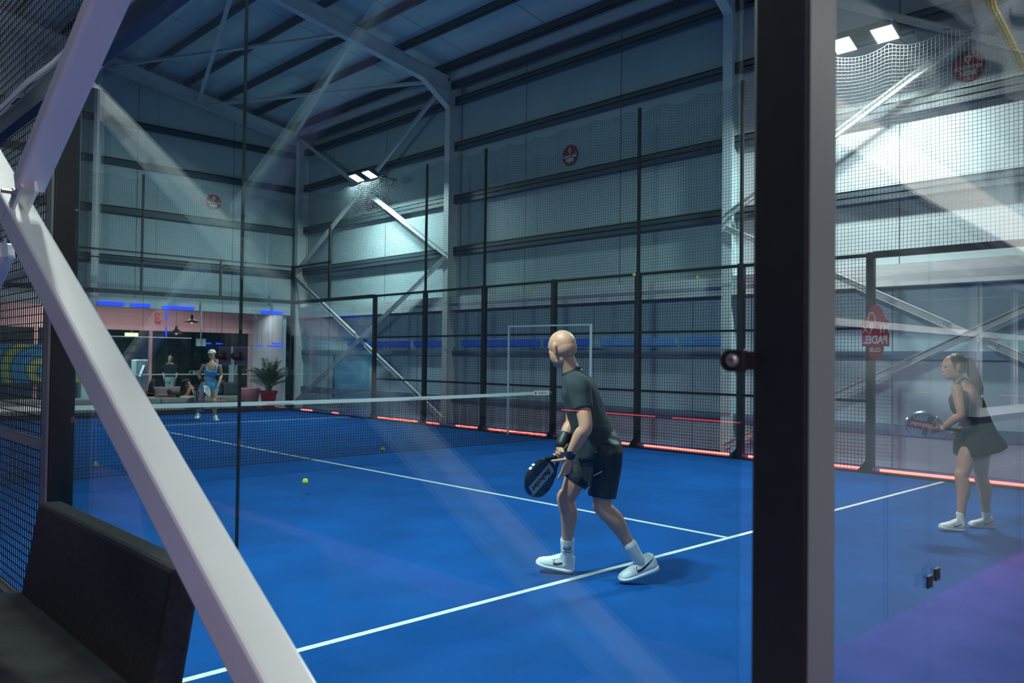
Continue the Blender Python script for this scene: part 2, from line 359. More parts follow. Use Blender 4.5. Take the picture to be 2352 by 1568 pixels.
def xbrace(name, X, y0,z0,y1,z1, label, wd=.1, m='steel', cut=.28):
    """two arms in the plane x = X; the second is cut at the crossing and bolted to plates"""
    cy,cz=(y0+y1)/2,(z0+z1)/2
    g = thing(name,(X,cy,z0),label,'brace','wall X-braces')
    def arm(p,q):
        b=MB(); P=V((X,*p));Q=V((X,*q)); b.bar(P,Q,.075,wd,(1,0,0)) if False else None
        u=V((1,0,0)); d=(Q-P).normalized(); n=u.cross(d)
        b.bar(P,Q,wd,.008,u); 
        b.bar(P+n*(wd/2-.004)-u*.03,Q+n*(wd/2-.004)-u*.03,.06,.008,n); b.bar(P-n*(wd/2-.004)-u*.03,Q-n*(wd/2-.004)-u*.03,.06,.008,n)
        return b
    obj('brace_arm',arm((y0,z1),(y1,z0)),M[m],g)
    c=V((0,cy,cz)); a=V((0,y0,z0)); e=V((0,y1,z1)); d=(e-a).normalized()
    p1=c-d*cut; p2=c+d*cut
    obj('brace_arm',arm(a[1:],p1[1:]),M[m],g); obj('brace_arm',arm(p2[1:],e[1:]),M[m],g)
    for s in (-1,1):
        pl=MB(); s0=c+d*s*.02; s1=c+d*s*(cut+.1)
        pl.bar((X-.018,s0.y,s0.z),(X-.018,s1.y,s1.z),.09,.01,(1,0,0)); pp=obj('gusset_plate',pl,M['steel'],g)
        bl=MB()
        for t in (cut+.02,cut+.07):
            q=c+d*s*t; bl.lathe([(.014,0),(.014,.012)],(X-.025,q.y,q.z),8,(-1,0,0))
        obj('bolt',bl,M['chrome'],pp)
    return g
xbrace('wall_brace',5.76,4.18,3.95,11.2,8.0,'pale X-brace high on the right wall beside the far floodlights')
xbrace('wall_brace',5.76,4.18,.1,11.2,3.85,'pale X-brace low on the right wall behind the far corner glass')
xbrace('wall_brace',5.76,-10.75,.1,-3.29,3.75,'pale X-brace low on the right wall behind the woman in the black dress')
xbrace('wall_brace',5.76,-10.75,3.95,-3.29,8.0,'pale X-brace high on the right wall beside the near floodlights')
# ---------------------------------------------------------------- foreground white X-brace (in front of the side glass)
g = thing('foreground_brace',(-5.47,-7.0,.3),'big white steel X-brace crossing the left foreground in front of the glass','brace')
def tubebeam(name, edgeY, edgeZ, drop, y0, y1, xa=-5.508, xb=-5.400, slope=0, side=1):
    """box tube whose one outer edge runs through (edgeY, edgeZ) with slope dz/dy"""
    d=V((0,1,slope)).normalized(); n=V((0,-slope,1)).normalized()*side
    def at(y): return V((0,y,edgeZ+slope*(y-edgeY)))
    b=MB()
    rings=[]
    for y in (y0,y1):
        P=at(y); rings.append([P+V((xa,0,0)),P+V((xb,0,0)),P+V((xb,0,0))-n*drop,P+V((xa,0,0))-n*drop])
    b.ring_loft(rings); return obj(name,b,M['brace'],g,bevel=.011)
tubebeam('long_arm',-8.54,1.232,.112,-10.72,-3.4,slope=-(1.867-.858)/(9.21-7.404)*-1)
ua=tubebeam('upper_arm',-7.994,2.64,-.078,-10.72,-7.06,slope=-.505)
la=tubebeam('lower_arm',-6.62,1.945,-.078,-6.62,-3.4,slope=-.505)
pl=MB(); pl.bar((-5.452,-7.13,2.21),(-5.452,-6.86,2.075),.012,.115,(0,0,1)); obj('gusset_plate',pl,M['brace'],g)
pl=MB(); pl.bar((-5.492,-7.10,2.20),(-5.492,-6.88,2.085),.012,.055,(0,0,1)); pp=obj('bolted_lug',pl,M['steel'],g)
bl=MB(); bl.lathe([(.017,0),(.017,.012),(.009,.012),(.009,.05)],(-5.498,-7.03,2.165),6,(-1,-.1,.0)); obj('bolt',bl,M['greypost'],pp)
pl=MB(); pl.bar((-5.452,-6.68,1.98),(-5.452,-6.52,1.90),.012,.09,(0,0,1)); obj('gusset_plate',pl,M['brace'],g)
# ================================================================ padel court enclosure
def wiregrid(mb, fixed, c, u0,u1, v0,v1, su,sv, r):
    """rigid welded mesh in the plane x=c or y=c; wires as thin square bars"""
    n=int(round((u1-u0)/su)); 
    def bx(a0,a1,b0,b1,off):
        if fixed=='x': mb.box((c+off-r,a0,b0),(c+off+r,a1,b1))
        else: mb.box((a0,c+off-r,b0),(a1,c+off+r,b1))
    for i in range(n+1):
        u=u0+(u1-u0)*i/n; bx(u-r,u+r,v0,v1,0)
    m=int(round((v1-v0)/sv))
    for i in range(m+1):
        v=v0+(v1-v0)*i/m; bx(u0,u1,v-r,v+r,2*r)
    return mb
where = {-6:'at the near edge of the mesh',-4:'second from the near glass',-2:'between the bald player and the near glass',0:'carrying the net',2:'first beyond the net',4:'second beyond the net',6:'beside the far corner glass'}
# --- right mesh fence
fr = thing('mesh_fence',(5,0,0),'black welded mesh fence along the right side of the court','fence')
for y in range(-6,7,2):
    b=MB().box((5.005,y-.05,0),(5.085,y+.05,3.04)); p=obj('post',b,M['black'],fr,bevel=.004)
    if y in (-4,-2,2,4):
        b=MB().box((5.02,y-.022,3.04),(5.064,y+.022,5.9)); obj('pole_extension',b,M['black'],p)
    b=MB().prism([(0,0),(.16,0),(0,.2)],Matrix(((0,0,1,5.03),(1,0,0,y-.05-.16 if False else y+.05),(0,1,0,.0),(0,0,0,1))),.01); obj('foot_gusset',b,M['black'],p)
for k in range(6):
    y0=-6+2*k+.05; y1=y0+1.9
    b=MB(); wiregrid(b,'x',4.997,y0,y1,.06,3.0,.05,.05,.0026); obj('mesh_panel',b,M['wire'],fr)
    for a,b_ in (((5.005,y0,.98),(5.04,y1,1.02)),((5.005,y0,1.98),(5.04,y1,2.02)),((5.005,y0,2.98),(5.05,y1,3.03)),((4.985,y0,.0),(5.05,y1,.045))): obj('rail',MB().box(a,b_),M['black'],fr)
# --- left mesh fence
fl = thing('mesh_fence',(-5,0,0),'black welded mesh fence at the left edge behind the foreground beam','fence')
for y in range(-4,7,2):
    obj('post',MB().box((-5.085,y-.05,0),(-5.005,y+.05,2.94)),M['black'],fl)
for k in range(6):
    y0=-6+2*k+.05; y1=y0+1.9
    b=MB(); wiregrid(b,'x',-4.997,y0,y1,.06,2.948,.05,.05,.0026); obj('mesh_panel',b,M['wire'],fl)
    for a,b_ in (((-5.04,y0,.985),(-5.0,y1,1.035)),((-5.04,y0,1.985),(-5.0,y1,2.02)),((-5.05,y0,0),(-4.985,y1,.05))): obj('rail',MB().box(a,b_),M['greypost'],fl)
# --- side post and near corner post
def sqpost(name,a,b_,label,faces=None,bev=.006):
    t=thing(name,((a[0]+b_[0])/2,(a[1]+b_[1])/2,0),label,'post'); obj('post_tube',MB().box(a,b_),M['black'],t,bevel=bev); return t
t=sqpost('court_post',(-5.105,-6.05,0),(-4.985,-5.955,2.95),'black steel post on the left where the side glass meets the mesh')
obj('edge_profile',MB().box((-5.118,-6.04,0),(-5.106,-5.945,2.95)),M['greypost'],t)
obj('rivet',MB().lathe([(.006,0),(.006,.004),(.001,.006)],(-5.0,-6.05,2.28),8,(0,-1,0)),M['chrome'],t)
t=sqpost('corner_post',(-4.985,-10.108,0),(-4.88,-10.004,3.6),'thick black near corner post in front of the right part of the view')
obj('outer_face',MB().box((-4.981,-10.1105,0),(-4.884,-10.1085,3.6)),M['greypost'],t)  # black post; this lighter sheet paints the outside light on its outer side
c=MB(); q=[(math.cos(a)*.02-.0,math.sin(a)*.02) for a in [PI/2+PI*i/10 for i in range(11)]]
q=[(x-.0,y_) for x,y_ in q]+[(.03,-.02),(.03,.02)]
c.prism(q, Matrix(((0,0,1,-5.024),(-1,0,0,-9.981),(0,1,0,1.526),(0,0,0,1))), .012)
cl=obj('glass_clamp',c,M['rubber'],t,bevel=.003)
obj('clamp_bolt',MB().lathe([(.0115,0),(.0115,.006),(.008,.010),(.0045,.010),(.004,.006),(.001,.006)],(-5.024,-9.990,1.526),20,(-1,0,0)),M['greypost'],cl)
obj('clamp_arm',MB().box((-5.016,-10.012,1.510),(-4.984,-9.992,1.542)),M['rubber'],cl)
for (x,y,lab) in ((5,10,'black corner post in the far right corner of the court'),(-5,10,'black corner post in the far left corner of the court'),(5,-10,'black corner post in the near right corner of the court')):
    sqpost('corner_post',(x-.0 if x>0 else x-.09,y-.0 if y>0 else y-.09,0),(x+.09 if x>0 else x,y+.09 if y>0 else y,4.05),lab)
# --- glass walls: every pane is a box 12 mm thick
def panes(t, fixed, c, cuts, z0,z1, m, th=.012, gap=.006, hole=True):
    for a,b_ in zip(cuts[:-1],cuts[1:]):
        bx=((c-th/2,a+gap/2,z0),(c+th/2,b_-gap/2,z1)) if fixed=='x' else ((a+gap/2,c-th/2,z0),(b_-gap/2,c+th/2,z1))
        obj('glass_pane',MB().box(*bx),m,t)
def seam(t, fixed, c, u, z0,z1,w=.003):
    b=MB().box((c-.006,u-w,z0),(c+.006,u+w,z1)) if fixed=='x' else MB().box((u-w,c-.006,z0),(u+w,c+.006,z1))
    obj('seam_gasket',b,M['rubber'],t)
gs=thing('glass_wall',(-5,-8,0),'tall near side glass wall that the court is seen through','glass wall')
panes(gs,'x',-5.0,[-9.99,-8,-6.05],.02,2.95,M['glass_side'],gap=.004); seam(gs,'x',-5.0,-8,.02,2.95,.0014)
for y in (-7.905,-8.035):
    pm=obj('seam_clamp',MB().box((-5.014,y-.055,1.49),(-5.007,y+.055,1.555)),M['chrome'],gs,bevel=.002)
    obj('clamp_knob',MB().lathe([(.016,0),(.016,.006),(.012,.008),(.012,.014),(.015,.016),(.012,.030),(.004,.036)],(-5.014,y,1.522),16,(-1,0,0)),M['rubber'],pm,smooth=False)
tr=MB().box((-5.062,-10.0,2.955),(-4.995,10,3.072)); tag(obj('top_rail',tr,M['rail']),'dark blue top rail over the near left side glass and mesh','rail')
ge=thing('glass_wall',(0,-10,0),'near end glass wall right of the black corner post','glass wall')
panes(ge,'y',-10.0,[-4.875,-4.12,-2.1,0,2,4.99],.02,2.95,M['glass_end'],th=.010,gap=.0008)
pm=obj('seam_clamp',MB().box((-4.16,-10.012,.97),(-4.13,-10.006,1.0)),M['rubber'],ge); obj('seam_clamp',MB().box((-4.11,-10.012,.98),(-4.08,-10.006,1.01)),M['rubber'],ge)
obj('top_rail',MB().box((-4.88,-10.05,2.95),(5,-9.99,3.05)),M['black'],ge)
gf=thing('glass_wall',(0,10,0),'far end glass wall in front of the lounge','glass wall')
panes(gf,'y',10.0,[-5,-3,-1,1,3,5],.02,2.97,M['glass_far'])
for x in (-3,-1,1,3): seam(gf,'y',10,x,.02,2.97,.0025)
obj('top_rail',MB().box((-5,9.98,2.97),(5,10.06,3.07)),M['black'],gf); obj('base_rail',MB().box((-5,9.97,0),(5,10.06,.09)),M['black'],gf)
for y0,y1,lab in ((6.05,10,'far right side glass wall with the pale brace behind it'),(-10,-6.05,'near right side glass wall behind the woman in the black dress')):
    t=thing('glass_wall',(5,(y0+y1)/2,0),lab,'glass wall'); panes(t,'x',5.0,[y0,(y0+y1)/2,y1],.06,2.97,M['glass_far'] if y0>0 else M['glass_end'])
    seam(t,'x',5.0,(y0+y1)/2,.06,2.97,.002)
    obj('top_rail',MB().box((4.99,y0,2.96),(5.06,y1,3.05)),M['black'],t); obj('base_rail',MB().box((4.985,y0,0),(5.05,y1,.05)),M['black'],t)
# --- upper mesh of the far end (3 to 4 m) with its wrap round the corner
t=thing('upper_mesh',(0,10,3.07),'black mesh panel band above the far end glass','mesh panel')
b=MB(); wiregrid(b,'y',10.02,-5,5,3.08,4.0,.05,.05,.002); obj('mesh_panel',b,M['wire'],t)
obj('rail',MB().box((-5,10,3.98),(5,10.05,4.02)),M['black'],t); obj('rail',MB().box((-5,10,3.80),(5,10.04,3.83)),M['black'],t)
for x,z in ((-3,5.93),(-1,4.0),(.95,5.93),(2.95,4.0)): obj('pole',MB().box((x-.025,10.0,3.07),(x+.025,10.05,z)),M['black'],t)
t=thing('upper_mesh',(5.02,9,3.05),'black mesh panel band above the far right side glass','mesh panel')
b=MB(); wiregrid(b,'x',5.02,8.05,10,3.06,4.0,.05,.05,.002); obj('mesh_panel',b,M['wire'],t)
obj('rail',MB().box((5.0,8.05,3.97),(5.05,10,4.02)),M['black'],t); obj('pole',MB().box((5.0,8.05,3.05),(5.05,8.13,4.98)),M['black'],t)
# --- knotted safety nets
def softnet(name, fixed, c, u0,u1, z0,z1, label, hook=.75, cell=.05, r=.0028, sagk=.07, bulge=.025, segv=8):
    b=MB(); ph=random.random()*9
    n=int((u1-u0)/cell); m=int((z1-z0)/cell)
    def pt(i,t):
        u=u0+(u1-u0)*i/n; x=((u-u0)/hook)%1; sag=sagk*4*x*(1-x)*(1+.3*math.sin(u*1.7))
        z=z0+(z1-z0)*t-sag*t**3-.02*t*noise.noise((u*.5,ph,0))
        o=bulge*math.sin(PI*t)*noise.noise((u*.35+ph,t*2,3))
        uu=u+.012*noise.noise((u*1.3,t*5+ph,1))
        return V((c+o,uu,z)) if fixed=='x' else V((uu,c+o,z))
    A=V((0,1,0)) if fixed=='x' else V((1,0,0)); Nn=V((1,0,0)) if fixed=='x' else V((0,1,0))
    def strip(P,side):
        k=len(P); o=len(b.v)
        for p in P: b.v+= [p+side*r, p-side*r*.5+Nn*r*.87, p-side*r*.5-Nn*r*.87]
        for i in range(k-1):
            for q in range(3): b.f.append([o+3*i+q,o+3*i+(q+1)%3,o+3*i+3+(q+1)%3,o+3*i+3+q])
    for i in range(n+1): strip([pt(i,k/segv) for k in range(segv+1)],A)
    for j in range(m+1): strip([pt(i,j/m) for i in range(0,n+1,2 if j<m else 1)],UZ)
    return tag(obj(name,b,M['cord']),label,'net','safety nets')
softnet('safety_net','x',4.985,-10,10,3.04,5.86,'dark knotted safety net high along the right side of the court')
softnet('safety_net','y',9.975,-5,5,4.02,5.86,'dark knotted safety net high across the far end of the court')
softnet('safety_net','x',-5.08,-7.2,4,3.08,6.2,'dark knotted safety net at the upper left behind the foreground beam',r=.003)
b=MB().tube([(-5.085,-7.2,3.10),(-5.085,-6.5,3.09),(-5.085,-5.9,3.08),(-5.09,-5.4,3.095),(-5.085,-4.6,3.085),(-5.085,-3,3.09)],.017,10)
tag(obj('net_tension_rod',b,M['brace']),'white rod along the bottom of the upper left safety net','rod')
# --- centre net
t=thing('padel_net',(0,0,0),'padel net with white top band across the middle of the court','net')
tz=lambda x:.88+.04*(x/5)**2
b=MB(); n=236
for i in range(n+1):
    x=-4.96+9.92*i/n; yy=.012*noise.noise((x*.8,0,0)); b.bar((x,yy,.015),(x+.006*noise.noise((x*3,1,0)),yy,tz(x)-.04),.0052,.0052,(0,1,0))
for j in range(21):
    f=j/20
    for i in range(0,n,4):
        x0=-4.96+9.92*i/n; x1=-4.96+9.92*(i+4)/n
        b.bar((x0,.012*noise.noise((x0*.8,0,0)),.02+f*(tz(x0)-.06)),(x1,.012*noise.noise((x1*.8,0,0)),.02+f*(tz(x1)-.06)),.0052,.0052)
obj('netting',b,M['cord'],t)
b=MB().ring_loft([[(x,-.008,tz(x)-.055),(x,.008,tz(x)-.055),(x,.008,tz(x)),(x,-.008,tz(x))] for x in [-4.97+9.94*i/40 for i in range(41)]]); bd=obj('top_band',b,M['netband'],t)
b=MB().box((4.50,-.016,.845),(4.92,-.0085,.93)); lb=obj('net_label',b,mat('white_vinyl',(.78,.80,.80),.5),t)
text_mesh('PadelGalis',.055,frame((4.74,-.017,.888),(1,0,0),(0,0,1)),.0008,'lettering',M['black_ink'],lb)
b=MB().lathe([(.027,0),(.027,.001)],(4.555,-.0165,.888),20,(0,-1,0)); em=obj('round_emblem',b,M['black_ink'],lb)
b=MB(); b.prism([(-.004,.016),(.008,.012),(.010,0),(.0,-.004),(-.004,-.016),(-.008,-.004)],frame((4.555,-.018,.888),(1,0,0),(0,0,1)),.001); obj('emblem_mark',b,M['white'],lb)
b=MB(); b.box((-4.99,-.012,.0),(4.96,.012,.016)); obj('bottom_hem',b,M['cord'],t)
for s in (-1,1): obj('tension_bracket',MB().box((s*4.96-.03,-.02,.86),(s*4.96+.04,.02,.90)),M['chrome'],t)
# --- red led tubes outside the right side
segs=[(9.6,9.0,'far'),(8.0,7.7,'far'),(5.9,4.35,0),(4.2,3.55,0),(2.95,2.1,0),(1.9,.1,0),(-.1,-1.9,0),(-2.1,-2.9,0),(-2.9,-3.75,0),(-4.1,-5.9,0),(-6.1,-10,'near')]
names=['short piece nearest the far corner post','shortest piece behind the far corner glass','bay next to the far corner glass','shorter piece left of the far steel column','right of the far steel column','bay just beyond the net post','bay behind the bald player\'s hands','second bay on from the net post, left piece','second bay on from the net post, right piece','bay beside the black corner post','behind the woman in the black dress']
for (a,c_,k),nm in zip(segs,names):
    tag(obj('red_led_tube',MB().tube([(5.115,a,.062),(5.115,c_,.062)],.016,8),M['red']),'red light tube on the floor, '+nm,'light tube','red light tubes along the right side')
for y0,y1,l in ((.75,1.5,'farthest'),(-1.0,.23,'middle'),(-2.9,-1.42,'nearest')):
    tag(obj('red_led_tube',MB().tube([(-16.9,y0,.42),(-16.9,y1,.42)],.011,8),M['red']),'red light tube of the court beyond, mirrored in the side glass, '+l+' piece','light tube')
# --- white tube frame round the net post
b=MB(); 
for p,q in (((4.94,1.133,.02),(4.94,1.133,2.155)),((4.94,-1.018,.02),(4.94,-1.018,2.145)),((4.94,1.148,2.165),(4.94,-1.033,2.155))): b.bar(p,q,.03,.03,(1,0,0))
tag(obj('door_frame',b,mat('white_tube',(.62,.70,.72),.5)),'thin white square tube door frame on the right fence around the net post','door frame')
# ---------------------------------------------------------------- floodlight heads
lab={0:'twin floodlights high beyond the far right corner',2:'twin floodlights at the upper right of the picture',4:'twin floodlights on the far left side of the court',6:'twin floodlights above the near left side glass'}
for i in range(0,8,2):
    x,ya=LAMPS[i]; yb=LAMPS[i+1][1]; s=1 if x>0 else -1; yc=(ya+yb)/2
    t=thing('twin_floodlight',(x+.45*s,yc,6.02),lab[i],'floodlight','twin floodlights')
    b=MB(); b.bar((x+.2*s,ya+.25,6.0),(x+.2*s,yb-.3,6.0),.05,.05); b.bar((x+.2*s,yc-.35,6.0),(x+.75*s,yc-.35,5.97),.05,.05); obj('bracket',b,M['girt'],t)
    for y in (ya,yb):
        R=Matrix.Translation((x,y,6.03))@Matrix.Rotation(.38*s,4,'Y')
        h=MB(); h.ring_loft([[R@V((a*k,b2*k,z)) for a,b2 in ((-.16,-.16),(.16,-.16),(.16,.16),(-.16,.16))] for k,z in ((1,-.03),(1,.015),(.8,.045))])
        for q in range(7): h.bar(R@V((-.12,-.15+.05*q,.06)),R@V((.12,-.15+.05*q,.06)),.008,.04)
        hd=obj('housing',h,M['girt'],t,bevel=.004)
        e=MB(); e.ring_loft([[R@V((a,b2,z)) for a,b2 in ((-.14,-.14),(.14,-.14),(.14,.14),(-.14,.14))] for z in (-.036,-.031)]); obj('lens',e,M['lens'],hd)
        ar=MB(); ar.bar(R@V((.1*s,0,.03)),V((x+.2*s,y,6.0)),.05,.02); obj('yoke',ar,M['girt'],t)
# ---------------------------------------------------------------- advert signs
def advert(c, xdir, r, label):
    X_=V(xdir); Nn=X_.cross(UZ); c=V(c)
    t=thing('round_sign',c,label,'sign','round red wall signs')
    b=MB().lathe([(r,0),(r,.012)],c,40,Nn); obj('sign_disc',b,M['sign_red'],t)
    f=frame(c+Nn*.013,X_,UZ)
    text_mesh('ADVERTISE',r*.36,f@Matrix.Translation((0,-r*.13,0)),.001,'lettering',M['white'],t,bold=.002)
    text_mesh('HERE',r*.42,f@Matrix.Translation((.0,-r*.5,0)),.001,'lettering',M['white'],t,bold=.006)
    pin=MB(); out=[(math.cos(a)*r*.2,math.sin(a)*r*.2+r*.5) for a in [(-.15+1.3*i/16)*PI for i in range(17)]]; out.append((0,r*.1)); out=out
    inn=[(x*.58,(y-r*.5)*.58+r*.5) for x,y in out]
    n=len(out); pin.add([f@V((x,y,.0)) for x,y in out]+[f@V((x,y,.0)) for x,y in inn],[[k,(k+1)%n,n+(k+1)%n,n+k] for k in range(n)])
    pin.add([f@V((x,y,.002)) for x,y in out]+[f@V((x,y,.002)) for x,y in inn],[[k,(k+1)%n,n+(k+1)%n,n+k] for k in range(n)]); obj('pin_symbol',pin,M['white'],t)
    dd=MB()
    for k in range(3): dd.bar(f@V((r*(.62+.09*k),r*(.18-.02*k),.002)),f@V((r*(.70+.09*k),r*(.27-.04*k),.002)),r*.05,.002,Nn)
    for k in range(2): dd.bar(f@V((r*(-.1+.12*k),-r*.85,.002)),f@V((r*(-.02+.12*k),-r*.74,.002)),r*.05,.002,Nn)
    obj('dash_marks',dd,M['white'],t)
advert((6.085,.58,5.705),(0,-1,0),.21,'round dark red sign high on the right wall in the middle of the picture')
advert((6.085,7.84,5.67),(0,-1,0),.21,'round red sign under the far twin floodlights')
advert((6.085,-6.9,5.67),(0,-1,0),.21,'round red sign at the upper right beside the near floodlights')
advert((3.33,11.437,5.77),(1,0,0),.21,'round red sign on the far gable wall')
# ---------------------------------------------------------------- club sign on the near right post, seen from its back
t=thing('club_sign',(5.0,-6.09,1.95),'dark red club sign seen mirrored through the near right glass','sign')
o=[]
for k in range(21):
    a=PI*k/20; o.append((.115*math.cos(a),.15+.22*math.sin(a)))
o=[(.185,.12)]+[p for p in o if p[1]>.2]+[(-.185,.12),(-.185,-.20)]+[(-.11+.0*k,-.20) for k in range(1)]+[(.115*math.cos(a),-.2-.18*math.sin(a)) for a in [PI-PI*k/14 for k in range(1,14)]]+[(.11,-.20),(.185,-.20)]
MX=frame((4.975,-6.09,1.95),(0,-1,0),(0,0,1))
# local x runs to the right in the picture; lettering is mirrored because the sign faces outwards
b=MB().prism(o,MX@Matrix.Translation((0,0,-.004)),.006); obj('sign_plate',b,M['sign_red'],t)
mir=MX@Matrix.Translation((0,0,.004))@Matrix.Diagonal((-1,1,1,1))
grey=mat('pale_sign_print',(.48,.46,.46),.6)
text_mesh('MY',.17,mir@Matrix.Translation((-.115,.04,0)),.0008,'lettering',grey,t,xs=.62,bold=.004); text_mesh('X',.15,mir@Matrix.Translation((.135,.03,0)),.0008,'lettering',grey,t,xs=.8)
text_mesh('PADEL',.15,mir@Matrix.Translation((.0,-.115,0)),.0008,'lettering',grey,t,xs=.75,bold=.006); text_mesh('CLUB',.075,mir@Matrix.Translation((.0,-.25,0)),.0008,'lettering',grey,t,xs=.8,bold=.003)
rk=MB()
ring=[(math.cos(2*PI*k/28),math.sin(2*PI*k/28)) for k in range(28)]
rk.add([mir@V((.05+.055*x,.15+.12*y,.001)) for x,y in ring]+[mir@V((.05+.042*x,.15+.105*y,.001)) for x,y in ring],[[k,(k+1)%28,28+(k+1)%28,28+k] for k in range(28)])
rk.add([mir@V((.05+.028*x,.09+.045*y,.001)) for x,y in ring],[list(range(28))]); rk.bar(mir@V((.05,.03,.001)),mir@V((.075,-.035,.001)),.014,.002,(1,0,0)); obj('racket_emblem',rk,grey,t)

t=thing('blue_board',(6.02,8.5,.42),'tall light blue board on the right wall behind the far corner glass','board')  # added glowing panels stand in for a blue reflection in the glass
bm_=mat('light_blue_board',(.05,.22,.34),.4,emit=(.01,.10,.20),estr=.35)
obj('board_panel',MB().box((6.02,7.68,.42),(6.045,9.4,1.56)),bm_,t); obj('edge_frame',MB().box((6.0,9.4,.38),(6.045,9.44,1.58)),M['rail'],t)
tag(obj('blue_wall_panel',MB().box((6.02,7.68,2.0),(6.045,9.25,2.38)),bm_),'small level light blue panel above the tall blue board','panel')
# ---------------------------------------------------------------- bench on the left
t=thing('bench',(-5.6,-7.4,0),'black upholstered bench with a tilted backrest at the lower left','bench')
obj('seat',MB().box((-6.05,-8.75,.34),(-5.325,-6.5,.45)),M['benchseat'],t,bevel=.02)
b=MB(); b.ring_loft([[(-5.345,y,.40),(-5.24,y,.40),(-5.17,y,.84),(-5.275,y,.845)] for y in (-6.56,-8.13)]); obj('backrest',b,M['bench'],t,bevel=.018)
b=MB().box((-6.0,-8.7,0),(-5.4,-6.55,.34)); obj('base',b,M['bench'],t)
# ---------------------------------------------------------------- near wall behind the camera (seen mirrored in the end glass)
struct('trim_6',MB().bar((-5.0,-11.1,2.83),(6,-11.1,2.13),.2,.25),M['brace'])
struct('trim_7',MB().box((-4.6,-11.23,1.72),(6,-11.18,1.76)),M['brace'])
wn=MB().box((.14,-11.22,1.21),(1.7,-11.19,2.11)); o=struct('window_1',wn,mat('dark_window_pane',(.02,.05,.05),.15))
fb=MB()
for a,b_ in (((.08,-11.24,1.15),(1.76,-11.16,1.21)),((.08,-11.24,2.11),(1.76,-11.16,2.17)),((.08,-11.24,1.21),(.14,-11.16,2.11)),((1.70,-11.24,1.21),(1.76,-11.16,2.11)),((.98,-11.2,1.21),(1.02,-11.17,2.11))): fb.box(a,b_)
obj('window_frame',fb,M['steel'],o)
b=MB(); n=120; rings=[]
for i in range(n+1):
    x=-3.4+6.8*i/n; y=-11.0+.05*math.sin(x*9+.6*math.sin(x*3)); rings.append([(x-.25*k,y+.02*math.sin(x*17+k),4.9-1.35*k-.18*k*math.sin(x*1.1)) for k in (0,.33,.66,1)])
for i in range(n):
    pass
b.v=[V(p) for r in rings for p in r]; b.f=[[i*4+k,i*4+k+1,i*4+k+5,i*4+k+4] for i in range(n) for k in range(3)]
o=obj('dust_sheet',b,M['curtain'],smooth=True); s=o.modifiers.new('s','SOLIDIFY'); s.thickness=.01
tag(o,'grey folded dust sheet hanging high on the near wall, mirrored at the upper right','sheet')
tag(obj('yellow_cable',MB().tube([(-1.4,-10.8,5.0),(-1.1,-10.8,4.2),(-.8,-10.82,3.7),(-.2,-10.8,3.45),(.7,-10.8,3.4)],.02,8),M['yellow']),'yellow cable hanging by the dust sheet on the near wall','cable')
t=thing('wall_washer_lamp',(-.6,-10.5,4.2),'long slim lamp over the near wall, mirrored at the far right','lamp')  # added lamp, brightens the duct mirrored in the end glass
obj('housing',MB().box((-2.6,-10.52,4.21),(2.0,-10.44,4.27)),M['girt'],t)
for x in (-2.4,1.8): obj('hanger',MB().bar((x,-10.48,4.26),(x,-11.23,4.4),.02,.02),M['girt'],t)
lamp_light((-.3,-10.5,4.2),(-.3,-11.06,2.6),60,(4.4,.05),(1,.95,.93),40)
tag(obj('black_hose',MB().tube([(-3.5,-10.95,2.62),(-2.2,-10.95,2.50),(-1.6,-10.95,2.42),(-.9,-10.95,2.36),(-.2,-10.95,2.27),(.6,-10.95,2.28),(1.6,-10.95,2.2)],.02,8),M['rubber']),'black hose under the white duct of the near wall, mirrored at the right','hose')
# pink and blue light of the neighbouring court on the outer faces of the foreground steel
lamp_light((-7.6,-13.6,.6),(-5.5,-9,.9),20,(1.2,.08),(1,.20,.30))
lamp_light((-8.2,-14.2,3.2),(-5.5,-7.4,1.9),60,(1.2,.08),(.46,.64,.88))
lamp_light((-7.0,-12.6,5.2),(-5.5,-8.2,1.4),75,(.5,.5),(1,.93,.90))
# ---------------------------------------------------------------- lounge beyond the far glass
struct('wall_lounge_right',MB().box((5.5,11.46,0),(5.62,13.6,2.95)),M['steel'])
struct('ceiling_lounge',MB().box((-18,11.46,2.96),(6.2,20,3.05)),M['dark'])
struct('wall_gym_back',MB().box((-18,19.6,0),(9,19.75,3)),M['dark'])
struct('wall_gym_right',MB().box((9,13.6,0),(9.1,19.7,3)),M['dark'])
struct('trim_8',MB().box((-6,13.4,2.33),(5.5,13.6,2.95)),M['pink'])
g=thing('shop_front',(2,13.5,0),'pink framed glazed front at the back of the lounge','glazed front')
obj('transom',MB().box((-6,13.38,2.2),(5.5,13.5,2.33)),mat('pale_pink_frame',(.78,.5,.48),.6),g)
for x in (-3.4,-.5,2.43,5.45): obj('mullion',MB().box((x-.04,13.4,0),(x+.04,13.5,2.2)),M['pink'],g)
for x0,x1 in ((-3.36,-.54),(-.46,2.39),(2.47,5.41)): obj('glass_pane',MB().box((x0,13.44,0.02),(x1,13.452,2.2)),M['glass_far'],g)
obj('glazing_bar',MB().box((-3.4,13.41,.93),(5.4,13.47,.96)),M['steel'],g)
tag(obj('ceiling_pipe',MB().tube([(.4,12.2,1.985),(3.1,12.2,1.985)],.014,8),M['steel']),'thin pale pipe running level across the lounge','pipe')
t=thing('hanging_socket_box',(2.97,11.25,1.87),'white socket box hanging from a pale conduit in the lounge','socket box')
obj('conduit',MB().tube([(2.97,11.25,1.85),(2.97,11.25,2.96)],.02,8),M['steel'],t)
for s in (-1,1): obj('socket',MB().box((2.97+s*.07-.055,11.2,1.76),(2.97+s*.07+.055,11.28,1.96)),M['machine'],t,bevel=.006)
